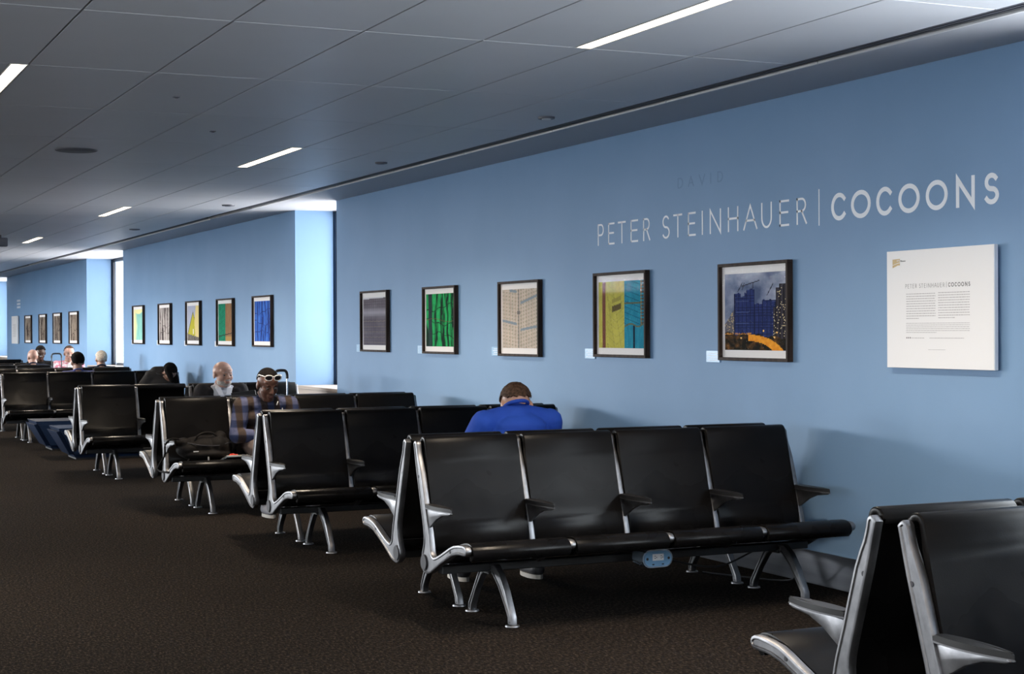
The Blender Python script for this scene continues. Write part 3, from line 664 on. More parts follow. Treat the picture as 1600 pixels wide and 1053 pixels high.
ROWS = [
 # centre, x0, spacing, n
 (3.855, 2.99, .55, 4, -1, 'nearest black bench, cut by the bottom right corner, seats facing out of frame'),
 (3.855, 2.99, .55, 4, 1, 'nearest black bench facing away, its armrest low at the bottom right'),
 (7.71, 2.99, .5475, 4, -1, 'large black four-seat bench in the foreground with a power outlet below it'),
 (7.71, 2.99, .5475, 4, 1, 'black bench backing the foreground bench, under the man in blue'),
 (10.60, 3.035, .537, 4, -1, 'black four-seat bench facing the camera, second row from the foreground bench'),
 (10.60, 3.035, .537, 4, 1, 'black bench facing away behind the second row, by the plaid shirt man\'s feet'),
 (13.20, 2.92, .546, 4, -1, 'black bench carrying the black duffel bag and the plaid shirt man'),
 (13.20, 2.92, .546, 4, 1, 'black bench facing away, backing the bench with the duffel bag'),
 (16.58, 2.85, .56, 4, -1, 'black bench with a gap after its first seat, under the bearded man'),
 (16.58, 2.85, .56, 4, 1, 'black bench facing away between the blue ottomans and the bearded man'),
 (22.45, 2.86, .585, 4, -1, 'black bench at the left edge beyond the blue ottomans, facing the camera'),
 (22.45, 2.86, .585, 4, 1, 'far black bench facing away, under the dark-haired man in blue shirt'),
 (25.20, 2.87, .56, 4, -1, 'far black bench top in front of the curly grey-haired person, facing the camera'),
 (25.20, 2.87, .56, 4, 1, 'far black bench facing away under the curly grey-haired person'),
 (27.75, 2.09, .56, 4, -1, 'far black bench ending left of the pink shirt man, facing the camera'),
 (27.75, 2.09, .56, 4, 1, 'far black bench facing away under the bald person in navy'),
 (29.85, 2.90, .56, 4, -1, 'far black bench under the pink shirt man and the person in black'),
 (33.6, 2.46, .56, 4, 1, 'farthest black bench at the left edge under the far wall'),
]
BN = []
for k, (c0, x0, sp, n_, fc, lab) in enumerate(ROWS):
    BN.append(bench(c0, x0, sp, n_, fc, lab, mask=[1, 0, 1, 1] if k == 8 else None, leg_in=(.29, .20) if k > 1 else (.29, .29)))
# power outlet under the foreground bench
b2 = BN[2]; xc = b2.location.x
def stadium(bm, cx, cz, hw, hh, y0, y1, n=10):
    pts = [(cx+(hw-hh)+hh*math.cos(a), cz+hh*math.sin(a)) for a in [(-.5+i/n)*PI for i in range(n+1)]]+[(cx-(hw-hh)-hh*math.cos(a), cz-hh*math.sin(a)) for a in [(-.5+i/n)*PI for i in range(n+1)]]
    a = [bm.verts.new((x, y0, z)) for x, z in pts]; b = [bm.verts.new((x, y1, z)) for x, z in pts]; N_ = len(pts); bm.faces.new(a); bm.faces.new(b[::-1])
    for i in range(N_): bm.faces.new((a[i], a[(i+1) % N_], b[(i+1) % N_], b[i]))
OXo, OZo = 4.125-xc, .268
bm = bmesh.new(); stadium(bm, OXo, OZo, .088, .046, -.51, -.40); ob = obj('power_outlet', bm, M_outlet_rim, b2, 40)
bm = bmesh.new(); stadium(bm, OXo, OZo, .079, .039, -.514, -.50); obj('face_plate', bm, M_outlet, ob, 40)
obj('socket', box(OXo-.033, OXo+.033, -.517, -.513, OZo-.010, OZo+.024, .002), M_white, ob)
bm = bmesh.new()
for sx in (-.018, .018):
    for dz in (-.004, .007): add_box(bm, OXo+sx-.005, OXo+sx+.003, -.5175, -.5165, OZo+.005+dz, OZo+.008+dz)
    add_box(bm, OXo+sx+.006, OXo+sx+.010, -.5175, -.5165, OZo+.004, OZo+.009)
obj('socket_slots', bm, M_slot, ob)
bm = bmesh.new()
for sx in (-.062, .062): add_cyl(bm, (OXo+sx, -.515, OZo), (OXo+sx, -.513, OZo), .007)
for sx in (-.028, .028): add_box(bm, OXo+sx-.006, OXo+sx+.006, -.515, -.513, OZo-.032, OZo-.026)
obj('plate_holes', bm, M_slot, ob)
obj('outlet_bracket', box(OXo-.03, OXo+.03, -.42, -.30, .24, .262), M_beam, ob)
# black cable hanging under the right end of the foreground bench
bm = bmesh.new(); add_tube(bm, smooth_path([(4.25, 7.35, .24), (4.6, 7.4, .17), (4.9, 7.45, .24), (5.1, 7.5, .22), (5.2, 7.55, .08), (5.22, 7.7, .012), (5.0, 8.2, .008)], 5), .005, 8)
tag(obj('power_cable', bm, M_black, smooth=40), 'thin black cable hanging under the right end of the foreground bench', 'cable')

# ------------------------------------------------------------------ ottomans
def ottoman(x0, x1, y0, y1, h, inset, lab):
    t = empty('ottoman', ((x0+x1)/2, (y0+y1)/2, 0), lab, 'ottoman', 'blue upholstered ottomans'); a, b = (x1-x0)/2, (y1-y0)/2
    bm = bmesh.new(); v = [bm.verts.new((sx*(a-(inset if z == 0 else 0)), sy*(b-(inset*.5 if z == 0 else 0)), z*h if z else .02)) for z in (0, 1) for sx, sy in ((-1, -1), (1, -1), (1, 1), (-1, 1))]
    for f in [(0, 1, 2, 3), (4, 5, 6, 7), (0, 1, 5, 4), (1, 2, 6, 5), (2, 3, 7, 6), (3, 0, 4, 7)]: bm.faces.new([v[i] for i in f])
    bmesh.ops.bevel(bm, geom=list(bm.edges), offset=.045, segments=4, affect='EDGES'); obj('cushion_body', bm, M_vinylblue, t, 60)
    bm = bmesh.new(); add_box(bm, -a+inset+.05, a-inset-.05, -b+inset*.5+.05, b-inset*.5-.05, 0, .03); obj('plinth', bm, M_black, t)
ottoman(2.94, 4.25, 18.55, 19.35, .36, .20, 'navy blue tapered ottoman nearer the camera')
ottoman(2.93, 4.2, 20.15, 20.95, .36, .20, 'navy blue tapered ottoman farther back, left of the other')

# ------------------------------------------------------------------ people
def remesh(bm, vox, mats, name, smooth_it=4, parent=None, fn=None):
    bmesh.ops.recalc_face_normals(bm, faces=bm.faces)
    me = bpy.data.meshes.new(name); bm.to_mesh(me); bm.free(); o = bpy.data.objects.new(name, me); COL.objects.link(o)
    md = o.modifiers.new('r', 'REMESH'); md.mode = 'VOXEL'; md.voxel_size = vox
    if smooth_it: s = o.modifiers.new('s', 'SMOOTH'); s.iterations = smooth_it; s.factor = .5
    dg = bpy.context.evaluated_depsgraph_get(); me2 = bpy.data.meshes.new_from_object(o.evaluated_get(dg)); bpy.data.objects.remove(o)
    me2.materials.clear()
    for m in (mats if isinstance(mats, list) else [mats]): me2.materials.append(m)
    for p in me2.polygons: p.use_smooth = True
    if fn:
        for p in me2.polygons: p.material_index = fn(p.center)
    return link(name, me2, parent)
def skin(name, c, c2=None): 
    m = noisy(name, c, c2 or tuple(x*.85 for x in c), 22, .45, .1, 120, spec=.4); m.node_tree.nodes['Principled BSDF'].inputs['Subsurface Weight'].default_value = .08
    m.node_tree.nodes['Principled BSDF'].inputs['Subsurface Scale'].default_value = .01; return m
def cloth(name, c, bump=.35): return noisy(name, c, tuple(x*.8 for x in c), 9, .85, bump, 14, spec=.2)
def head_bm(bm, T, s=1.0, beard=False):
    def E(c, r): m = T @ Matrix.Translation(Vector(c)*s) @ Matrix.Diagonal((r[0]*s, r[1]*s, r[2]*s, 1)); bmesh.ops.create_icosphere(bm, subdivisions=3, radius=1, matrix=m)
    def K(p, q, a, b=None): add_cap(bm, T @ (Vector(p)*s), T @ (Vector(q)*s), a*s, (b or a)*s)
    E((0, -.014, .034), (.076, .094, .086)); E((0, .024, -.030), (.060, .066, .084)); E((0, .058, -.094), (.030, .026, .024))
    E((-.036, .05, -.022), (.028, .034, .036)); E((.036, .05, -.022), (.028, .034, .036)); E((0, .056, .045), (.056, .035, .038))
    K((-.036, .079, .026), (-.012, .086, .024), .010); K((.036, .079, .026), (.012, .086, .024), .010)
    K((0, .088, .016), (0, .112, -.020), .0085, .0125); K((-.013, .098, -.026), (.013, .098, -.026), .009)
    K((-.019, .086, -.055), (.019, .086, -.055), .0085); K((-.016, .085, -.067), (.016, .085, -.067), .0095)
    for sx in (-1, 1): E((sx*.079, -.004, -.004), (.009, .021, .032)); E((sx*.080, .004, -.026), (.008, .010, .012))
    for sx in (-1, 1): K((sx*.05, -.01, -.07), (sx*.025, .05, -.098), .018, .02)
def hand_bm(bm, p, d, up, side, s=1.0, curl=.6):
    """p wrist, d direction, up back-of-hand normal, side: +1/-1 thumb side"""
    p, d, up = Vector(p), Vector(d).normalized(), Vector(up).normalized(); x = d.cross(up).normalized()*side; up = x.cross(d)*side
    for i in range(4):
        o = (i-1.5)*.020*s; base = p+d*.075*s+x*o; add_cap(bm, p+d*.01*s+x*o*.7, base, .0125*s, .0105*s, 1, 8)
        L1 = (.040, .045, .042, .032)[i]*s; dirs = d; q = base
        for k in range(3):
            a = curl*(k+.6)*.6; dd = (d*math.cos(a)-up*math.sin(a)).normalized(); q2 = q+dd*L1*(1-.25*k); add_cap(bm, q, q2, .0088*s, .0080*s, 1, 8); q = q2
    tb = p+d*.03*s-x*.03*s; t1 = tb+(d*.6-x*.8).normalized()*.04*s-up*.005; add_cap(bm, tb, t1, .012*s, .010*s, 1, 8); add_cap(bm, t1, t1+(d*.9-x*.25-up*.2).normalized()*.032*s, .0098*s, .0085*s, 1, 8)
def person(lab, X, Y, face, seat_z=.42, neck=(0, .02, .86), head=(0, .08, 1.01), pitch=0, hyaw=0, hroll=0, hs=1.04, hx=1.0, sh_w=.185, waist=(0, .02, .62), knees=None, feet=None, elbows=None, hands=None,
           M_skin=None, M_top=None, M_pants=None, M_shoe=None, hair=None, vox=.009, top_name='shirt', eyes=True, bulk=1.0, beard=None, top_fn=None, brows=None, shoulder_z=None):
    """local frame: x to image right, y forwards in the facing direction, z up"""
    t = empty('person', (X, Y, 0), lab, 'person')
    def P(p): return Vector((p[0], p[1]*face, p[2]))
    pel = (0, 0, seat_z+.11); wst = waist; nk = neck; shz = shoulder_z or nk[2]-.055; sy = nk[1]-.01
    knees = knees or [(-.12, .42, .50), (.12, .42, .50)]; feet = feet or [(-.12, .46, .09), (.12, .46, .09)]
    elbows = elbows or [(-.27, .12, .60), (.27, .12, .60)]; hands = hands or [(-.07, .34, .60), (.07, .34, .60)]
    shd = [(-sh_w+nk[0], sy, shz), (sh_w+nk[0], sy, shz)]
    # head transform
    Hm = Matrix.Translation(P(head)) @ Matrix.Rotation((PI if face < 0 else 0)+hyaw, 4, 'Z') @ Matrix.Rotation(-pitch, 4, 'X') @ Matrix.Rotation(hroll, 4, 'Y') @ Matrix.Diagonal((hx, 1, 1, 1))
    bm = bmesh.new(); head_bm(bm, Hm, hs)
    hb = Hm @ (Vector((0, -.02, -.06))*hs); add_cap(bm, hb, P((nk[0], nk[1]-.01, nk[2]-.05)), .050*hs, .058*hs)
    add_cap(bm, P((nk[0], nk[1]-.01, nk[2]-.05)), P((wst[0], wst[1]+.02, wst[2])), .055, .07); add_cap(bm, P((wst[0], wst[1]+.02, wst[2])), P(pel), .07, .10)
    for i in (0, 1):
        add_cap(bm, P((nk[0], nk[1]-.0, nk[2]-.10)), P(shd[i]), .04, .038); add_cap(bm, P(shd[i]), P(elbows[i]), .042, .034); add_cap(bm, P(elbows[i]), P(hands[i]), .034, .024)
        dv = (P(hands[i])-P(elbows[i])).normalized(); hand_bm(bm, P(hands[i])-dv*.01, dv, Vector((0, 0, 1)), (1 if i == 0 else -1)*(1 if face > 0 else -1)*-1)
        add_cap(bm, P(pel), P(knees[i]), .075, .048); add_cap(bm, P(knees[i]), P(feet[i]), .048, .034)
    remesh(bm, vox, M_skin, 'body', 2, t)
    # top garment
    k = bulk; bm = bmesh.new()
    def EL(c, r, tilt=0): add_ell(bm, P(c), r, sub=3)
    a_ = Vector(wst); b_ = Vector((nk[0], sy, nk[2]-.16)); n_ = 5
    for q in range(n_+1):
        c = a_.lerp(b_, q/n_); wq = (.150+.020*q/n_)*k; EL(tuple(c), (wq, .112*k, .10))
    EL((pel[0], pel[1]+.01, pel[2]+.02), (.165*k, .125*k, .10)); EL((nk[0], sy-.005, shz-.02), (sh_w*.86, .088*k, .062)); EL((nk[0], sy, nk[2]-.035), (.085, .075, .045))
    EL((nk[0], sy-.02, nk[2]-.12), (sh_w*.80, .115*k, .085)); EL((nk[0], sy-.01, nk[2]-.07), (.105, .085, .06))
    for i in (0, 1):
        add_cap(bm, P(shd[i]), P(elbows[i]), .066*k, .056*k); add_cap(bm, P(elbows[i]), P(tuple(Vector(hands[i])*.93+Vector(elbows[i])*.07)), .056*k, .038*k)
        add_cap(bm, P((nk[0], sy, nk[2]-.03)), P(shd[i]), .050, .060*k)
        for q in range(3):
            c = Vector(shd[i]).lerp(Vector(elbows[i]), .3+.25*q); add_ell(bm, P(tuple(c)), (.060*k, .066*k, .028))
    top = remesh(bm, vox, M_top, top_name, 5, t, top_fn)
    # collar
    bm = bmesh.new(); pts = []
    for q in range(17):
        a = PI*2*q/16; r_ = .066; pts.append(P((nk[0]+r_*math.cos(a), sy+.012+r_*1.02*math.sin(a), nk[2]+.004-.028*math.sin(a))))
    add_tube(bm, pts, .011, 8); obj('collar', bm, M_top if not isinstance(M_top, list) else M_top[-1], t, 60)
    # trousers
    bm = bmesh.new(); EL((pel[0], pel[1], pel[2]), (.175*k, .135, .105))
    for i in (0, 1):
        add_cap(bm, P((pel[0]+(-.08 if i == 0 else .08), .02, pel[2]-.01)), P(knees[i]), .093*k, .070); f_ = Vector(feet[i]); add_cap(bm, P(knees[i]), P((f_.x, f_.y, f_.z+.02)), .068, .052)
    remesh(bm, max(vox, .009), M_pants, 'trousers', 4, t)
    for i in (0, 1):
        f_ = Vector(feet[i]); bm = bmesh.new(); add_cap(bm, P((f_.x, f_.y-.02, .055)), P((f_.x, f_.y+.15, .042)), .045, .036); add_cap(bm, P((f_.x, f_.y, .10)), P((f_.x, f_.y, .06)), .042, .045)
        s_ = remesh(bm, .008, M_shoe, 'shoe', 3, t)
        bm = bmesh.new(); n = 20; ring = [(f_.x+.046*math.cos(2*PI*q/n)*(1 if math.sin(2*PI*q/n) < 0 else .9), f_.y+.065+.125*math.sin(2*PI*q/n)) for q in range(n)]
        a = [bm.verts.new(P((x, y, .0))) for x, y in ring]; b = [bm.verts.new(P((x, y, .024))) for x, y in ring]; bm.faces.new(a); bm.faces.new(b[::-1])
        for q in range(n): bm.faces.new((a[q], a[(q+1) % n], b[(q+1) % n], b[q]))
        obj('sole', bm, M_sole, s_, 40)
    # hair
    if hair:
        m_, hl, thick, curly = hair; bm = bmesh.new(); bmesh.ops.create_icosphere(bm, subdivisions=4 if vox < .01 else 3, radius=1)
        dl = []
        for v in bm.verts:
            n = v.co.copy(); keep = (n.z > hl+.55*max(0, n.y)) if n.y > 0 else (n.z > hl-.85*min(.8, -n.y)-.1)
            if abs(n.x) > .8 and n.y > -.3: keep = keep and n.z > .12
            if not keep: dl.append(v)
            j = 1+(curly*(math.sin(n.x*23)*math.sin(n.y*27+1)*math.sin(n.z*25+2)))
            v.co = Vector((n.x*(.076+thick)*j, -.014+n.y*(.094+thick)*j, .034+n.z*(.086+thick*1.3)*j))*hs
        bmesh.ops.delete(bm, geom=dl, context='VERTS')
        r_ = bmesh.ops.extrude_face_region(bm, geom=list(bm.faces)); 
        for v in [g for g in r_['geom'] if isinstance(g, bmesh.types.BMVert)]: v.co *= .93
        bm.transform(Hm); obj('hair', bm, m_, t, 60)
    if eyes:
        for sx in (-1, 1):
            bm = bmesh.new(); add_ell(bm, (0, 0, 0), (.0125, .008, .0075), sub=2); bm.transform(Hm @ Matrix.Translation(Vector((sx*.031, .0815, .004))*hs)); e = obj('eye', bm, M_eyewhite, t, 80)
            bm = bmesh.new(); add_ell(bm, (0, .0058, -.002), (.0055, .0035, .0055), sub=2); bm.transform(Hm @ Matrix.Translation(Vector((sx*.031, .0815, .004))*hs)); obj('iris', bm, M_iris, e, 80)
            bm = bmesh.new(); add_tube(bm, [(Hm @ (Vector((sx*(.014+.010*q), .0925-.0040*q*q*.45, .027+(.004 if q == 1 else 0)-.003*(q == 3)))*hs)) for q in range(4)], [.0025, .0045, .004, .002], 6); obj('eyebrow', bm, brows or (hair[0] if hair else M_grey_hair), t, 60)
        bm = bmesh.new(); add_tube(bm, [(Hm @ (Vector((-.022+.011*q, .0935-.004*abs(q-2)**1.6*.5, -.061))*hs)) for q in range(5)], [.002, .0045, .005, .0045, .002], 6); obj('lips', bm, M_lips, t, 60)
    if beard:
        bm = bmesh.new()
        for c, r in [((0, .026, -.070), (.0625, .0635, .044)), ((0, .056, -.092), (.032, .031, .024)), ((0, .090, -.044), (.026, .010, .007))]:
            m = Hm @ Matrix.Translation(Vector(c)*hs) @ Matrix.Diagonal((r[0]*hs, r[1]*hs, r[2]*hs, 1)); bmesh.ops.create_icosphere(bm, subdivisions=3, radius=1, matrix=m)
        remesh(bm, .006, beard, 'beard', 1, t)
    return t, Hm, P
M_sole = mat('shoe_sole', (.45, .42, .38), .6)
M_eyewhite = mat('eye', (.22, .19, .17), .3); M_iris = mat('iris', (.02, .014, .01), .2)
M_lips = mat('lips', (.28, .085, .075), .5)
M_grey_hair = noisy('grey_hair', (.30, .27, .25), (.45, .42, .39), 60, .8, .6, 120)
M_blk_hair = noisy('black_hair', (.003, .0025, .0025), (.010, .008, .007), 60, .85, .6, 150, spec=.1)
M_brn_hair = noisy('brown_hair', (.030, .017, .011), (.075, .042, .026), 70, .7, .8, 170, spec=.15, lo=.4, hi=.6)
M_curl = noisy('silver_curls', (.30, .25, .20), (.60, .54, .46), 70, .9, .9, 130)
S_dark = skin('dark_brown_skin', (.155, .068, .042)); S_pale = skin('pale_skin', (.50, .29, .22)); S_mid = skin('tan_skin', (.42, .24, .17)); S_dark2 = skin('deep_skin', (.06, .03, .02))
def plaid():
    m = mat('plaid_flannel', (.1, .1, .1), .9, 0, .15); b = m.node_tree.nodes['Principled BSDF']; tc = N(m, 'ShaderNodeTexCoord'); sp_ = N(m, 'ShaderNodeSeparateXYZ'); L(m, tc.outputs['Object'], sp_.inputs[0])
    def band(out, f, ph, lo, hi):
        a = N(m, 'ShaderNodeMath', operation='MULTIPLY_ADD'); L(m, out, a.inputs[0]); a.inputs[1].default_value = f; a.inputs[2].default_value = ph
        s = N(m, 'ShaderNodeMath', operation='SINE'); L(m, a.outputs[0], s.inputs[0]); r_ = N(m, 'ShaderNodeMapRange'); r_.inputs['From Min'].default_value = lo; r_.inputs['From Max'].default_value = hi; L(m, s.outputs[0], r_.inputs[0]); return r_.outputs[0]
    bx = band(sp_.outputs['X'], 2*PI/.105, .6, -.25, .25); bz = band(sp_.outputs['Z'], 2*PI/.115, 1.2, -.25, .25)
    def mixn(a, bb, f, bl='MIX'):
        x = N(m, 'ShaderNodeMix', data_type='RGBA', blend_type=bl)
        for s_, v in ((6, a), (7, bb)):
            if isinstance(v, tuple): x.inputs[s_].default_value = (*v, 1)
            else: L(m, v, x.inputs[s_])
        if isinstance(f, float): x.inputs[0].default_value = f
        else: L(m, f, x.inputs[0])
        return x.outputs[2]
    c1 = mixn((.050, .036, .030), (.080, .088, .155), bx); c2 = mixn((.024, .017, .017), (.026, .036, .085), bx); c = mixn(c1, c2, bz)
    n = N(m, 'ShaderNodeTexNoise', Scale=160, Detail=2); L(m, tc.outputs['Object'], n.inputs['Vector']); L(m, mixn(c, n.outputs[0], .22, 'OVERLAY'), b.inputs['Base Color'])
    n2 = N(m, 'ShaderNodeTexNoise', Scale=13, Detail=3); L(m, tc.outputs['Object'], n2.inputs['Vector']); bp = N(m, 'ShaderNodeBump', Strength=.6, Distance=.02); L(m, n2.outputs[0], bp.inputs['Height']); L(m, bp.outputs[0], b.inputs['Normal'])
    return m
K_brown = cloth('brown_trousers', (.11, .08, .07)); K_navy = cloth('navy_suiting', (.012, .020, .045)); K_jean = cloth('dark_denim', (.015, .02, .035)); K_black = cloth('black_cloth', (.008, .008, .009))
K_shoe = mat('dark_shoe', (.03, .03, .035), .5); K_grey_shoe = mat('grey_shoe', (.13, .13, .15), .7)
# plaid shirt man (second seat of the duffel bench)
pl, Hm, P = person('man in a blue and brown plaid shirt with white sunglasses pushed up, looking down', 3.69, 12.86, -1, neck=(0, .09, .895), head=(-.01, .16, 1.005), pitch=.40, hyaw=.12, hs=1.06, sh_w=.20, waist=(0, .0, .64),
    knees=[(-.17, .50, .50), (.17, .48, .50)], feet=[(-.15, .60, .09), (.30, .30, .09)], elbows=[(-.265, .16, .60), (.265, .16, .60)], hands=[(-.07, .38, .61), (.07, .38, .61)],
    M_skin=S_dark, M_top=plaid(), M_pants=K_brown, M_shoe=K_grey_shoe, hair=(M_blk_hair, .30, .005, .01), vox=.0065, bulk=1.12)
# sunglasses on his head
sg = empty('sunglasses', tuple(pl.matrix_world.translation), 'white-framed dark sunglasses pushed up on the plaid shirt man\'s head', 'sunglasses')
sg.location = pl.location
M_wf = mat('white_plastic', (.80, .78, .74), .3); M_lens = mat('dark_lens', (.02, .018, .02), .08)
GM = Hm @ Matrix.Translation(Vector((0, .0, .108))) @ Matrix.Rotation(math.radians(6), 4, 'X')
bm = bmesh.new()
for sx in (-1, 1):
    n = 20; ring = []
    for q in range(n+1):
        a = 2*PI*q/n; ring.append(GM @ Vector((sx*.038+.031*math.copysign(abs(math.cos(a))**.75, math.cos(a)), .088-abs(sx*.038+.03*math.cos(a))*.12, -.020+.021*math.copysign(abs(math.sin(a))**.8, math.sin(a)))))
    add_tube(bm, ring, .0042, 8)
add_tube(bm, [GM @ Vector((x, .087, -.008)) for x in (-.012, 0, .012)], .004, 8)
obj('frame', bm, M_wf, sg, 60)
for sx in (-1, 1):
    bm = bmesh.new(); add_tube(bm, [GM @ Vector(p) for p in ((sx*.070, .080, -.010), (sx*.083, .045, -.012), (sx*.086, -.01, -.022), (sx*.083, -.035, -.045))], [.0045, .004, .0038, .003], 8); obj('temple', bm, M_wf, sg, 60)
    bm = bmesh.new(); add_ell(bm, (0, 0, 0), (.029, .003, .019), sub=3); bm.transform(GM @ Matrix.Translation((sx*.038, .085, -.020)) @ Matrix.Rotation(-sx*.12, 4, 'Z')); obj('lens', bm, M_lens, sg, 60)
# earphone cord on him
bm = bmesh.new(); add_tube(bm, smooth_path([tuple(P((-.082, .15, .975))), tuple(P((-.075, .215, .90))), tuple(P((-.02, .235, .80))), tuple(P((.01, .25, .70))), tuple(P((.0, .33, .64)))], 5), .0018, 6)
obj('earphone_cord', bm, M_black, pl)
bm = bmesh.new(); add_cap(bm, P((.045, .232, .845)), P((.055, .228, .868)), .0045); add_cap(bm, P((.095, .225, .785)), P((.092, .228, .815)), .0045); obj('cord_clip', bm, M_wf, pl, 60)
# phone in his hands
t = empty('mobile_phone', (3.69, 12.40, .63), 'dark phone held low in the plaid shirt man\'s hands', 'phone'); obj('case', box(-.075, .075, -.04, .04, -.006, .004, .003), M_black, t); obj('screen', box(-.068, .068, -.034, .034, .004, .0045), M_lens, t)
# bearded man
wm, Hm2, P2 = person('bald white-bearded man in white shirt and dark jacket reading a tablet', 4.21, 16.24, -1, neck=(0, .05, .885), head=(.005, .09, 1.0), pitch=.10, hyaw=.30, hs=1.08, hx=1.16, sh_w=.19, knees=[(-.15, .44, .50), (.15, .44, .50)],
    elbows=[(-.27, .10, .60), (.27, .12, .62)], hands=[(-.02, .34, .66), (.20, .34, .68)], M_skin=S_pale, M_top=cloth('white_shirt', (.72, .76, .84)), M_pants=K_navy, M_shoe=K_shoe, vox=.007, beard=M_grey_hair, brows=M_grey_hair)
K_jack = cloth('dark_jacket', (.022, .020, .022))
bm = bmesh.new()
for sx in (-1, 1):
    for z in (.60, .66, .72, .78, .82): add_ell(bm, P2((sx*.150, .030, z)), (.078, .112, .07), sub=3)
    add_cap(bm, P2((sx*.10, .02, .862)), P2((sx*.195, .037, .832)), .052, .088); add_cap(bm, P2((sx*.195, .037, .82)), P2((sx*.272, .10, .60)), .088, .074); add_cap(bm, P2((sx*.275, .10, .60)), P2((sx*.06+.08, .30, .655)), .064, .048)
for z in (.60, .70, .80): add_ell(bm, P2((0, -.02, z)), (.16, .085, .08), sub=3)
remesh(bm, .008, K_jack, 'jacket', 5, wm)
for sx in (-1, 1):
    bm = bmesh.new(); pts = [P2((sx*.058, .07, .905)), P2((sx*.088, .145, .865)), P2((sx*.062, .185, .80)), P2((sx*.012, .185, .80)), P2((sx*.036, .145, .87))]
    vs = [bm.verts.new(p) for p in pts]; f = bm.faces.new(vs); r_ = bmesh.ops.extrude_face_region(bm, geom=[f])
    for v in [g for g in r_['geom'] if isinstance(g, bmesh.types.BMVert)]: v.co.y -= .010
    obj('collar_wing', bm, mat('shirt_collar', (.80, .82, .88), .8), wm)
t = empty('tablet', (4.365, 15.87, .74), 'dark tablet held up by the bearded man', 'tablet'); t.rotation_euler = (math.radians(-18), math.radians(-6), 0)
obj('case', box(-.125, .125, -.006, .006, -.08, .10, .004), M_black, t); obj('screen', box(-.115, .115, .006, .007, -.07, .09), mat('screen_glass', (.10, .13, .18), .1), t)
# man in the blue shirt, bent forward on the bench backing the foreground one
K_blue = noisy('royal_blue_shirt', (.010, .045, .30), (.014, .060, .36), 6, .8, .3, 12, spec=.25)
person('man in a royal blue shirt bent forward, seen from behind', 3.83, 8.06, 1, neck=(.03, .27, 1.005), head=(.085, .385, 1.00), pitch=.95, hyaw=-.1, hs=1.04, sh_w=.205, waist=(0, .03, .66), shoulder_z=.915,
    hx=1.05, knees=[(-.16, .46, .50), (.16, .46, .50)], feet=[(-.20, .52, .09), (.22, .42, .09)], elbows=[(-.285, .36, .66), (.265, .36, .66)], hands=[(-.13, .50, .56), (.13, .50, .56)],
    M_skin=S_mid, M_top=K_blue, M_pants=K_jean, M_shoe=K_shoe, hair=(M_brn_hair, .05, .009, .03), vox=.007, bulk=1.13, eyes=False)
# hooded sleeper on the left bench row
K_hood = cloth('grey_hoodie', (.050, .045, .042))
hp, Hm3, P3 = person('person in a dark grey hoodie slumped forward with long black hair', 4.82, 22.10, -1, neck=(.06, .16, .88), head=(.15, .24, .885), pitch=.85, hyaw=.5, hs=1.0, sh_w=.17, waist=(0, .03, .62), shoulder_z=.81,
    M_skin=S_mid, M_top=K_hood, M_pants=K_jean, M_shoe=K_shoe, hair=(M_blk_hair, -.15, .016, .02), vox=.012, top_name='hoodie', eyes=False, bulk=1.1)
bm = bmesh.new(); add_cap(bm, P3((-.01, .10, .90)), P3((.10, .12, .91)), .070, .062); add_cap(bm, P3((-.08, .08, .85)), P3((.05, .13, .88)), .07, .06); remesh(bm, .012, K_hood, 'hood', 4, hp)
bm = bmesh.new(); add_cap(bm, P3((.19, .22, .93)), P3((.24, .26, .76)), .060, .035); add_cap(bm, P3((.12, .30, .93)), P3((.16, .34, .78)), .055, .03); remesh(bm, .012, M_blk_hair, 'hair_lock', 3, hp)
# far people
person('dark-haired man in a periwinkle shirt seen from behind', 3.93, 22.80, 1, neck=(0, .03, .90), head=(0, .07, 1.02), pitch=.1, M_skin=S_mid, M_top=cloth('periwinkle_shirt', (.13, .15, .38)), M_pants=K_jean, M_shoe=K_shoe, hair=(M_blk_hair, -.02, .014, .01), vox=.012, eyes=False, hs=1.08)
person('person with curly silver hair in a navy jacket, seen from behind', 4.76, 25.55, 1, neck=(0, .03, .90), head=(0, .06, 1.01), pitch=.1, M_skin=S_mid, M_top=K_navy, M_pants=K_navy, M_shoe=K_shoe, hair=(M_curl, -.02, .015, .05), vox=.012, top_name='jacket', eyes=False)
person('bald person in a navy top seen from behind at the far left', 4.10, 28.10, 1, neck=(0, .03, .90), head=(0, .06, 1.02), pitch=.15, hyaw=.3, M_skin=S_pale, M_top=K_navy, M_pants=K_navy, M_shoe=K_shoe, vox=.012, eyes=False, hs=1.08)
person('person with short black hair dressed in black, facing the camera far left', 4.42, 29.50, -1, neck=(0, .03, .93), head=(0, .08, 1.07), pitch=.45, M_skin=S_dark2, M_top=K_black, M_pants=K_black, M_shoe=K_shoe, hair=(M_blk_hair, .15, .012, .01), vox=.012)
K_pink = noisy('pink_floral', (.62, .20, .26), (.78, .70, .72), 22, .8, .2, 20, lo=.45, hi=.55)
pk, Hm5, P5 = person('man with short brown hair in a pink floral shirt, facing the camera', 4.90, 29.50, -1, neck=(0, .04, .92), head=(.01, .09, 1.06), pitch=.18, hs=1.12, M_skin=S_pale, M_top=K_pink, M_pants=K_jean, M_shoe=K_shoe, hair=(M_brn_hair, .34, .007, .01), vox=.011, bulk=1.15, sh_w=.21)
bm = bmesh.new(); add_cap(bm, P5((.03, .145, .86)), P5((.03, .155, .66)), .05, .06); obj('undershirt', bm, M_white, pk, 60)

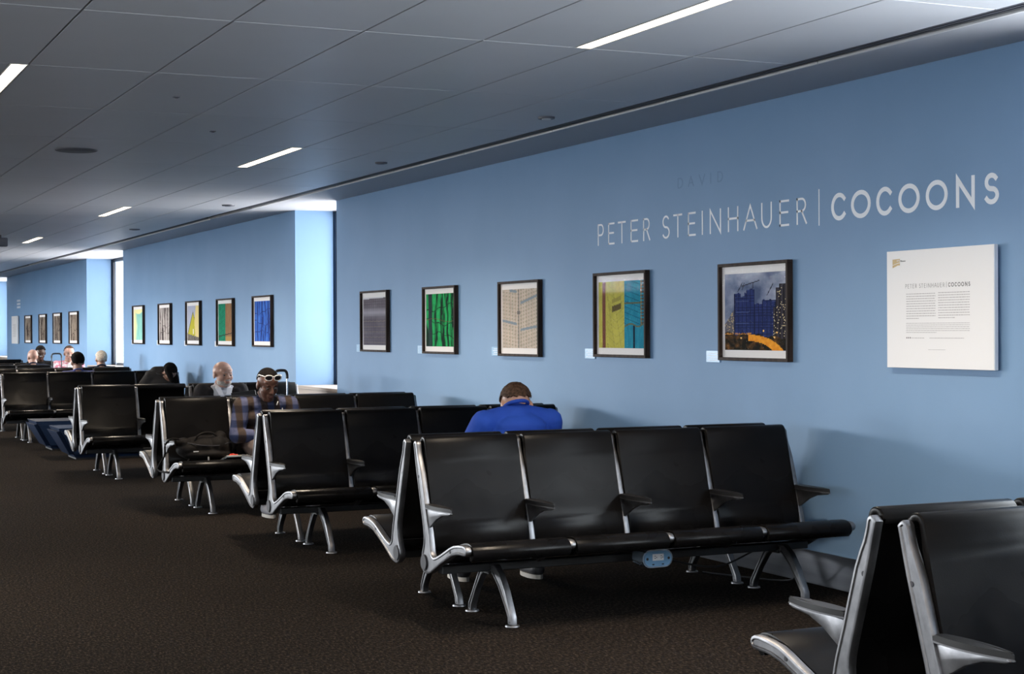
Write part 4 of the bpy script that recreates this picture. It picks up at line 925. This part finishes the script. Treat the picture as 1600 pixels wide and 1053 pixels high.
# ------------------------------------------------------------------ luggage and small things
M_chrome = mat('telescopic_alloy', (.75, .78, .82), .25, metal=.9)
def suitcase(X, Y, htop, wid, mpole, lab, body_h=.55, grp='wheeled suitcases'):
    t = empty('suitcase', (X, Y, 0), lab, 'suitcase', grp)
    bm = bmesh.new(); add_box(bm, -.19, .19, -.12, .12, .05, body_h, .03, 3); obj('shell', bm, M_black, t, 50)
    obj('front_pocket', add_box(bmesh.new(), -.16, .16, -.145, -.118, .10, body_h*.6, .012, 2), M_rubber, t, 50)
    for sx in (-1, 1):
        bm = bmesh.new(); add_cyl(bm, (sx*wid/2, .08, body_h-.02), (sx*wid/2, .08, htop-.07), .0085, n=12); obj('handle_pole', bm, mpole, t, 40)
        bm = bmesh.new(); add_cyl(bm, (sx*.15-.015, .09, .03), (sx*.15+.015, .09, .03), .03, n=18); obj('wheel', bm, M_rubber, t, 40)
    bm = bmesh.new(); h = wid/2; add_tube(bm, smooth_path([(-h, .08, htop-.085), (-h, .08, htop-.045), (-h*.75, .08, htop-.012), (0, .08, htop-.005), (h*.75, .08, htop-.012), (h, .08, htop-.045), (h, .08, htop-.085)], 4), .014, 10); obj('handle_grip', bm, M_black, t, 50)
suitcase(4.50, 14.98, 1.065, .115, M_chrome, 'black suitcase with raised silver handle behind the plaid shirt man')
suitcase(4.60, 28.75, 1.075, .165, M_black, 'black suitcase with raised black handle beside the pink shirt man')
# duffel on the first seat
K_duf = noisy('black_nylon', (.0045, .004, .004), (.010, .0085, .008), 10, .75, .8, 18, spec=.12)
t = empty('duffel_bag', (3.19, 12.80, .40), 'black nylon duffel bag slumped on the bench seat with its handle up', 'bag')
bm = bmesh.new()
for x, y, z, rx, ry, rz in [(-.13, 0, .10, .10, .11, .07), (-.02, 0, .11, .12, .12, .085), (.09, .0, .12, .10, .12, .09), (.15, 0, .10, .07, .10, .09), (-.17, 0, .15, .06, .08, .045), (.13, .02, .19, .05, .06, .05), (0, .02, .155, .17, .09, .05), (.0, -.02, .06, .20, .13, .05), (.17, -.03, .05, .05, .08, .05)]:
    add_ell(bm, (x, y, z), (rx, ry, rz), sub=3)
remesh(bm, .007, K_duf, 'bag_body', 3, t)
bm = bmesh.new(); add_tube(bm, smooth_path([(-.09, -.05, .17), (-.07, -.05, .205), (-.02, -.045, .228), (.04, -.045, .228), (.08, -.05, .205), (.10, -.05, .17)], 4), .009, 8); obj('handle', bm, K_duf, t, 60)
bm = bmesh.new(); add_tube(bm, smooth_path([(-.18, -.06, .16), (-.05, -.115, .135), (.08, -.118, .13), (.19, -.07, .15)], 4), .004, 6); obj('zip', bm, M_rubber, t, 60)
bm = bmesh.new(); add_box(bm, -.12, -.08, -.128, -.122, .085, .092); obj('small_tag', bm, M_white, t)
obj('side_label', box(-.012, .0, -.150, -.144, -.012, .045, .002), M_print2, t)
bm = bmesh.new(); add_tube(bm, smooth_path([(-.18, .0, .17), (-.27, -.05, .19), (-.31, .02, .14), (-.31, .05, .05), (-.33, .20, -.06), (-.305, .05, -.08), (-.22, -.1, -.05), (-.15, -.12, .03)], 5), .008, 6); obj('shoulder_strap', bm, K_duf, t, 60)
t = empty('notebook_computer', (3.395, 12.62, .427), 'closed silver laptop lying beside the duffel bag', 'laptop', rz=.15); obj('lid', box(-.105, .105, -.08, .09, .004, .012, .003), mat('silver_lid', (.55, .52, .48), .35, metal=.5), t); obj('base', box(-.105, .105, -.08, .09, -.005, .004, .003), M_alum2, t)
t.rotation_euler = (math.radians(-16), 0, .1)
bm = bmesh.new(); add_tube(bm, smooth_path([(-.03, .0, 0), (-.01, .015, .006), (.015, -.01, .004), (.035, .008, .002)], 4), .006, 8)
o = obj('red_wristband', bm, mat('red_rubber', (.75, .05, .03), .5), None, 60); o.location = (3.38, 12.64, .452); tag(o, 'small bright red cord lying on the silver laptop by the duffel', 'cord')
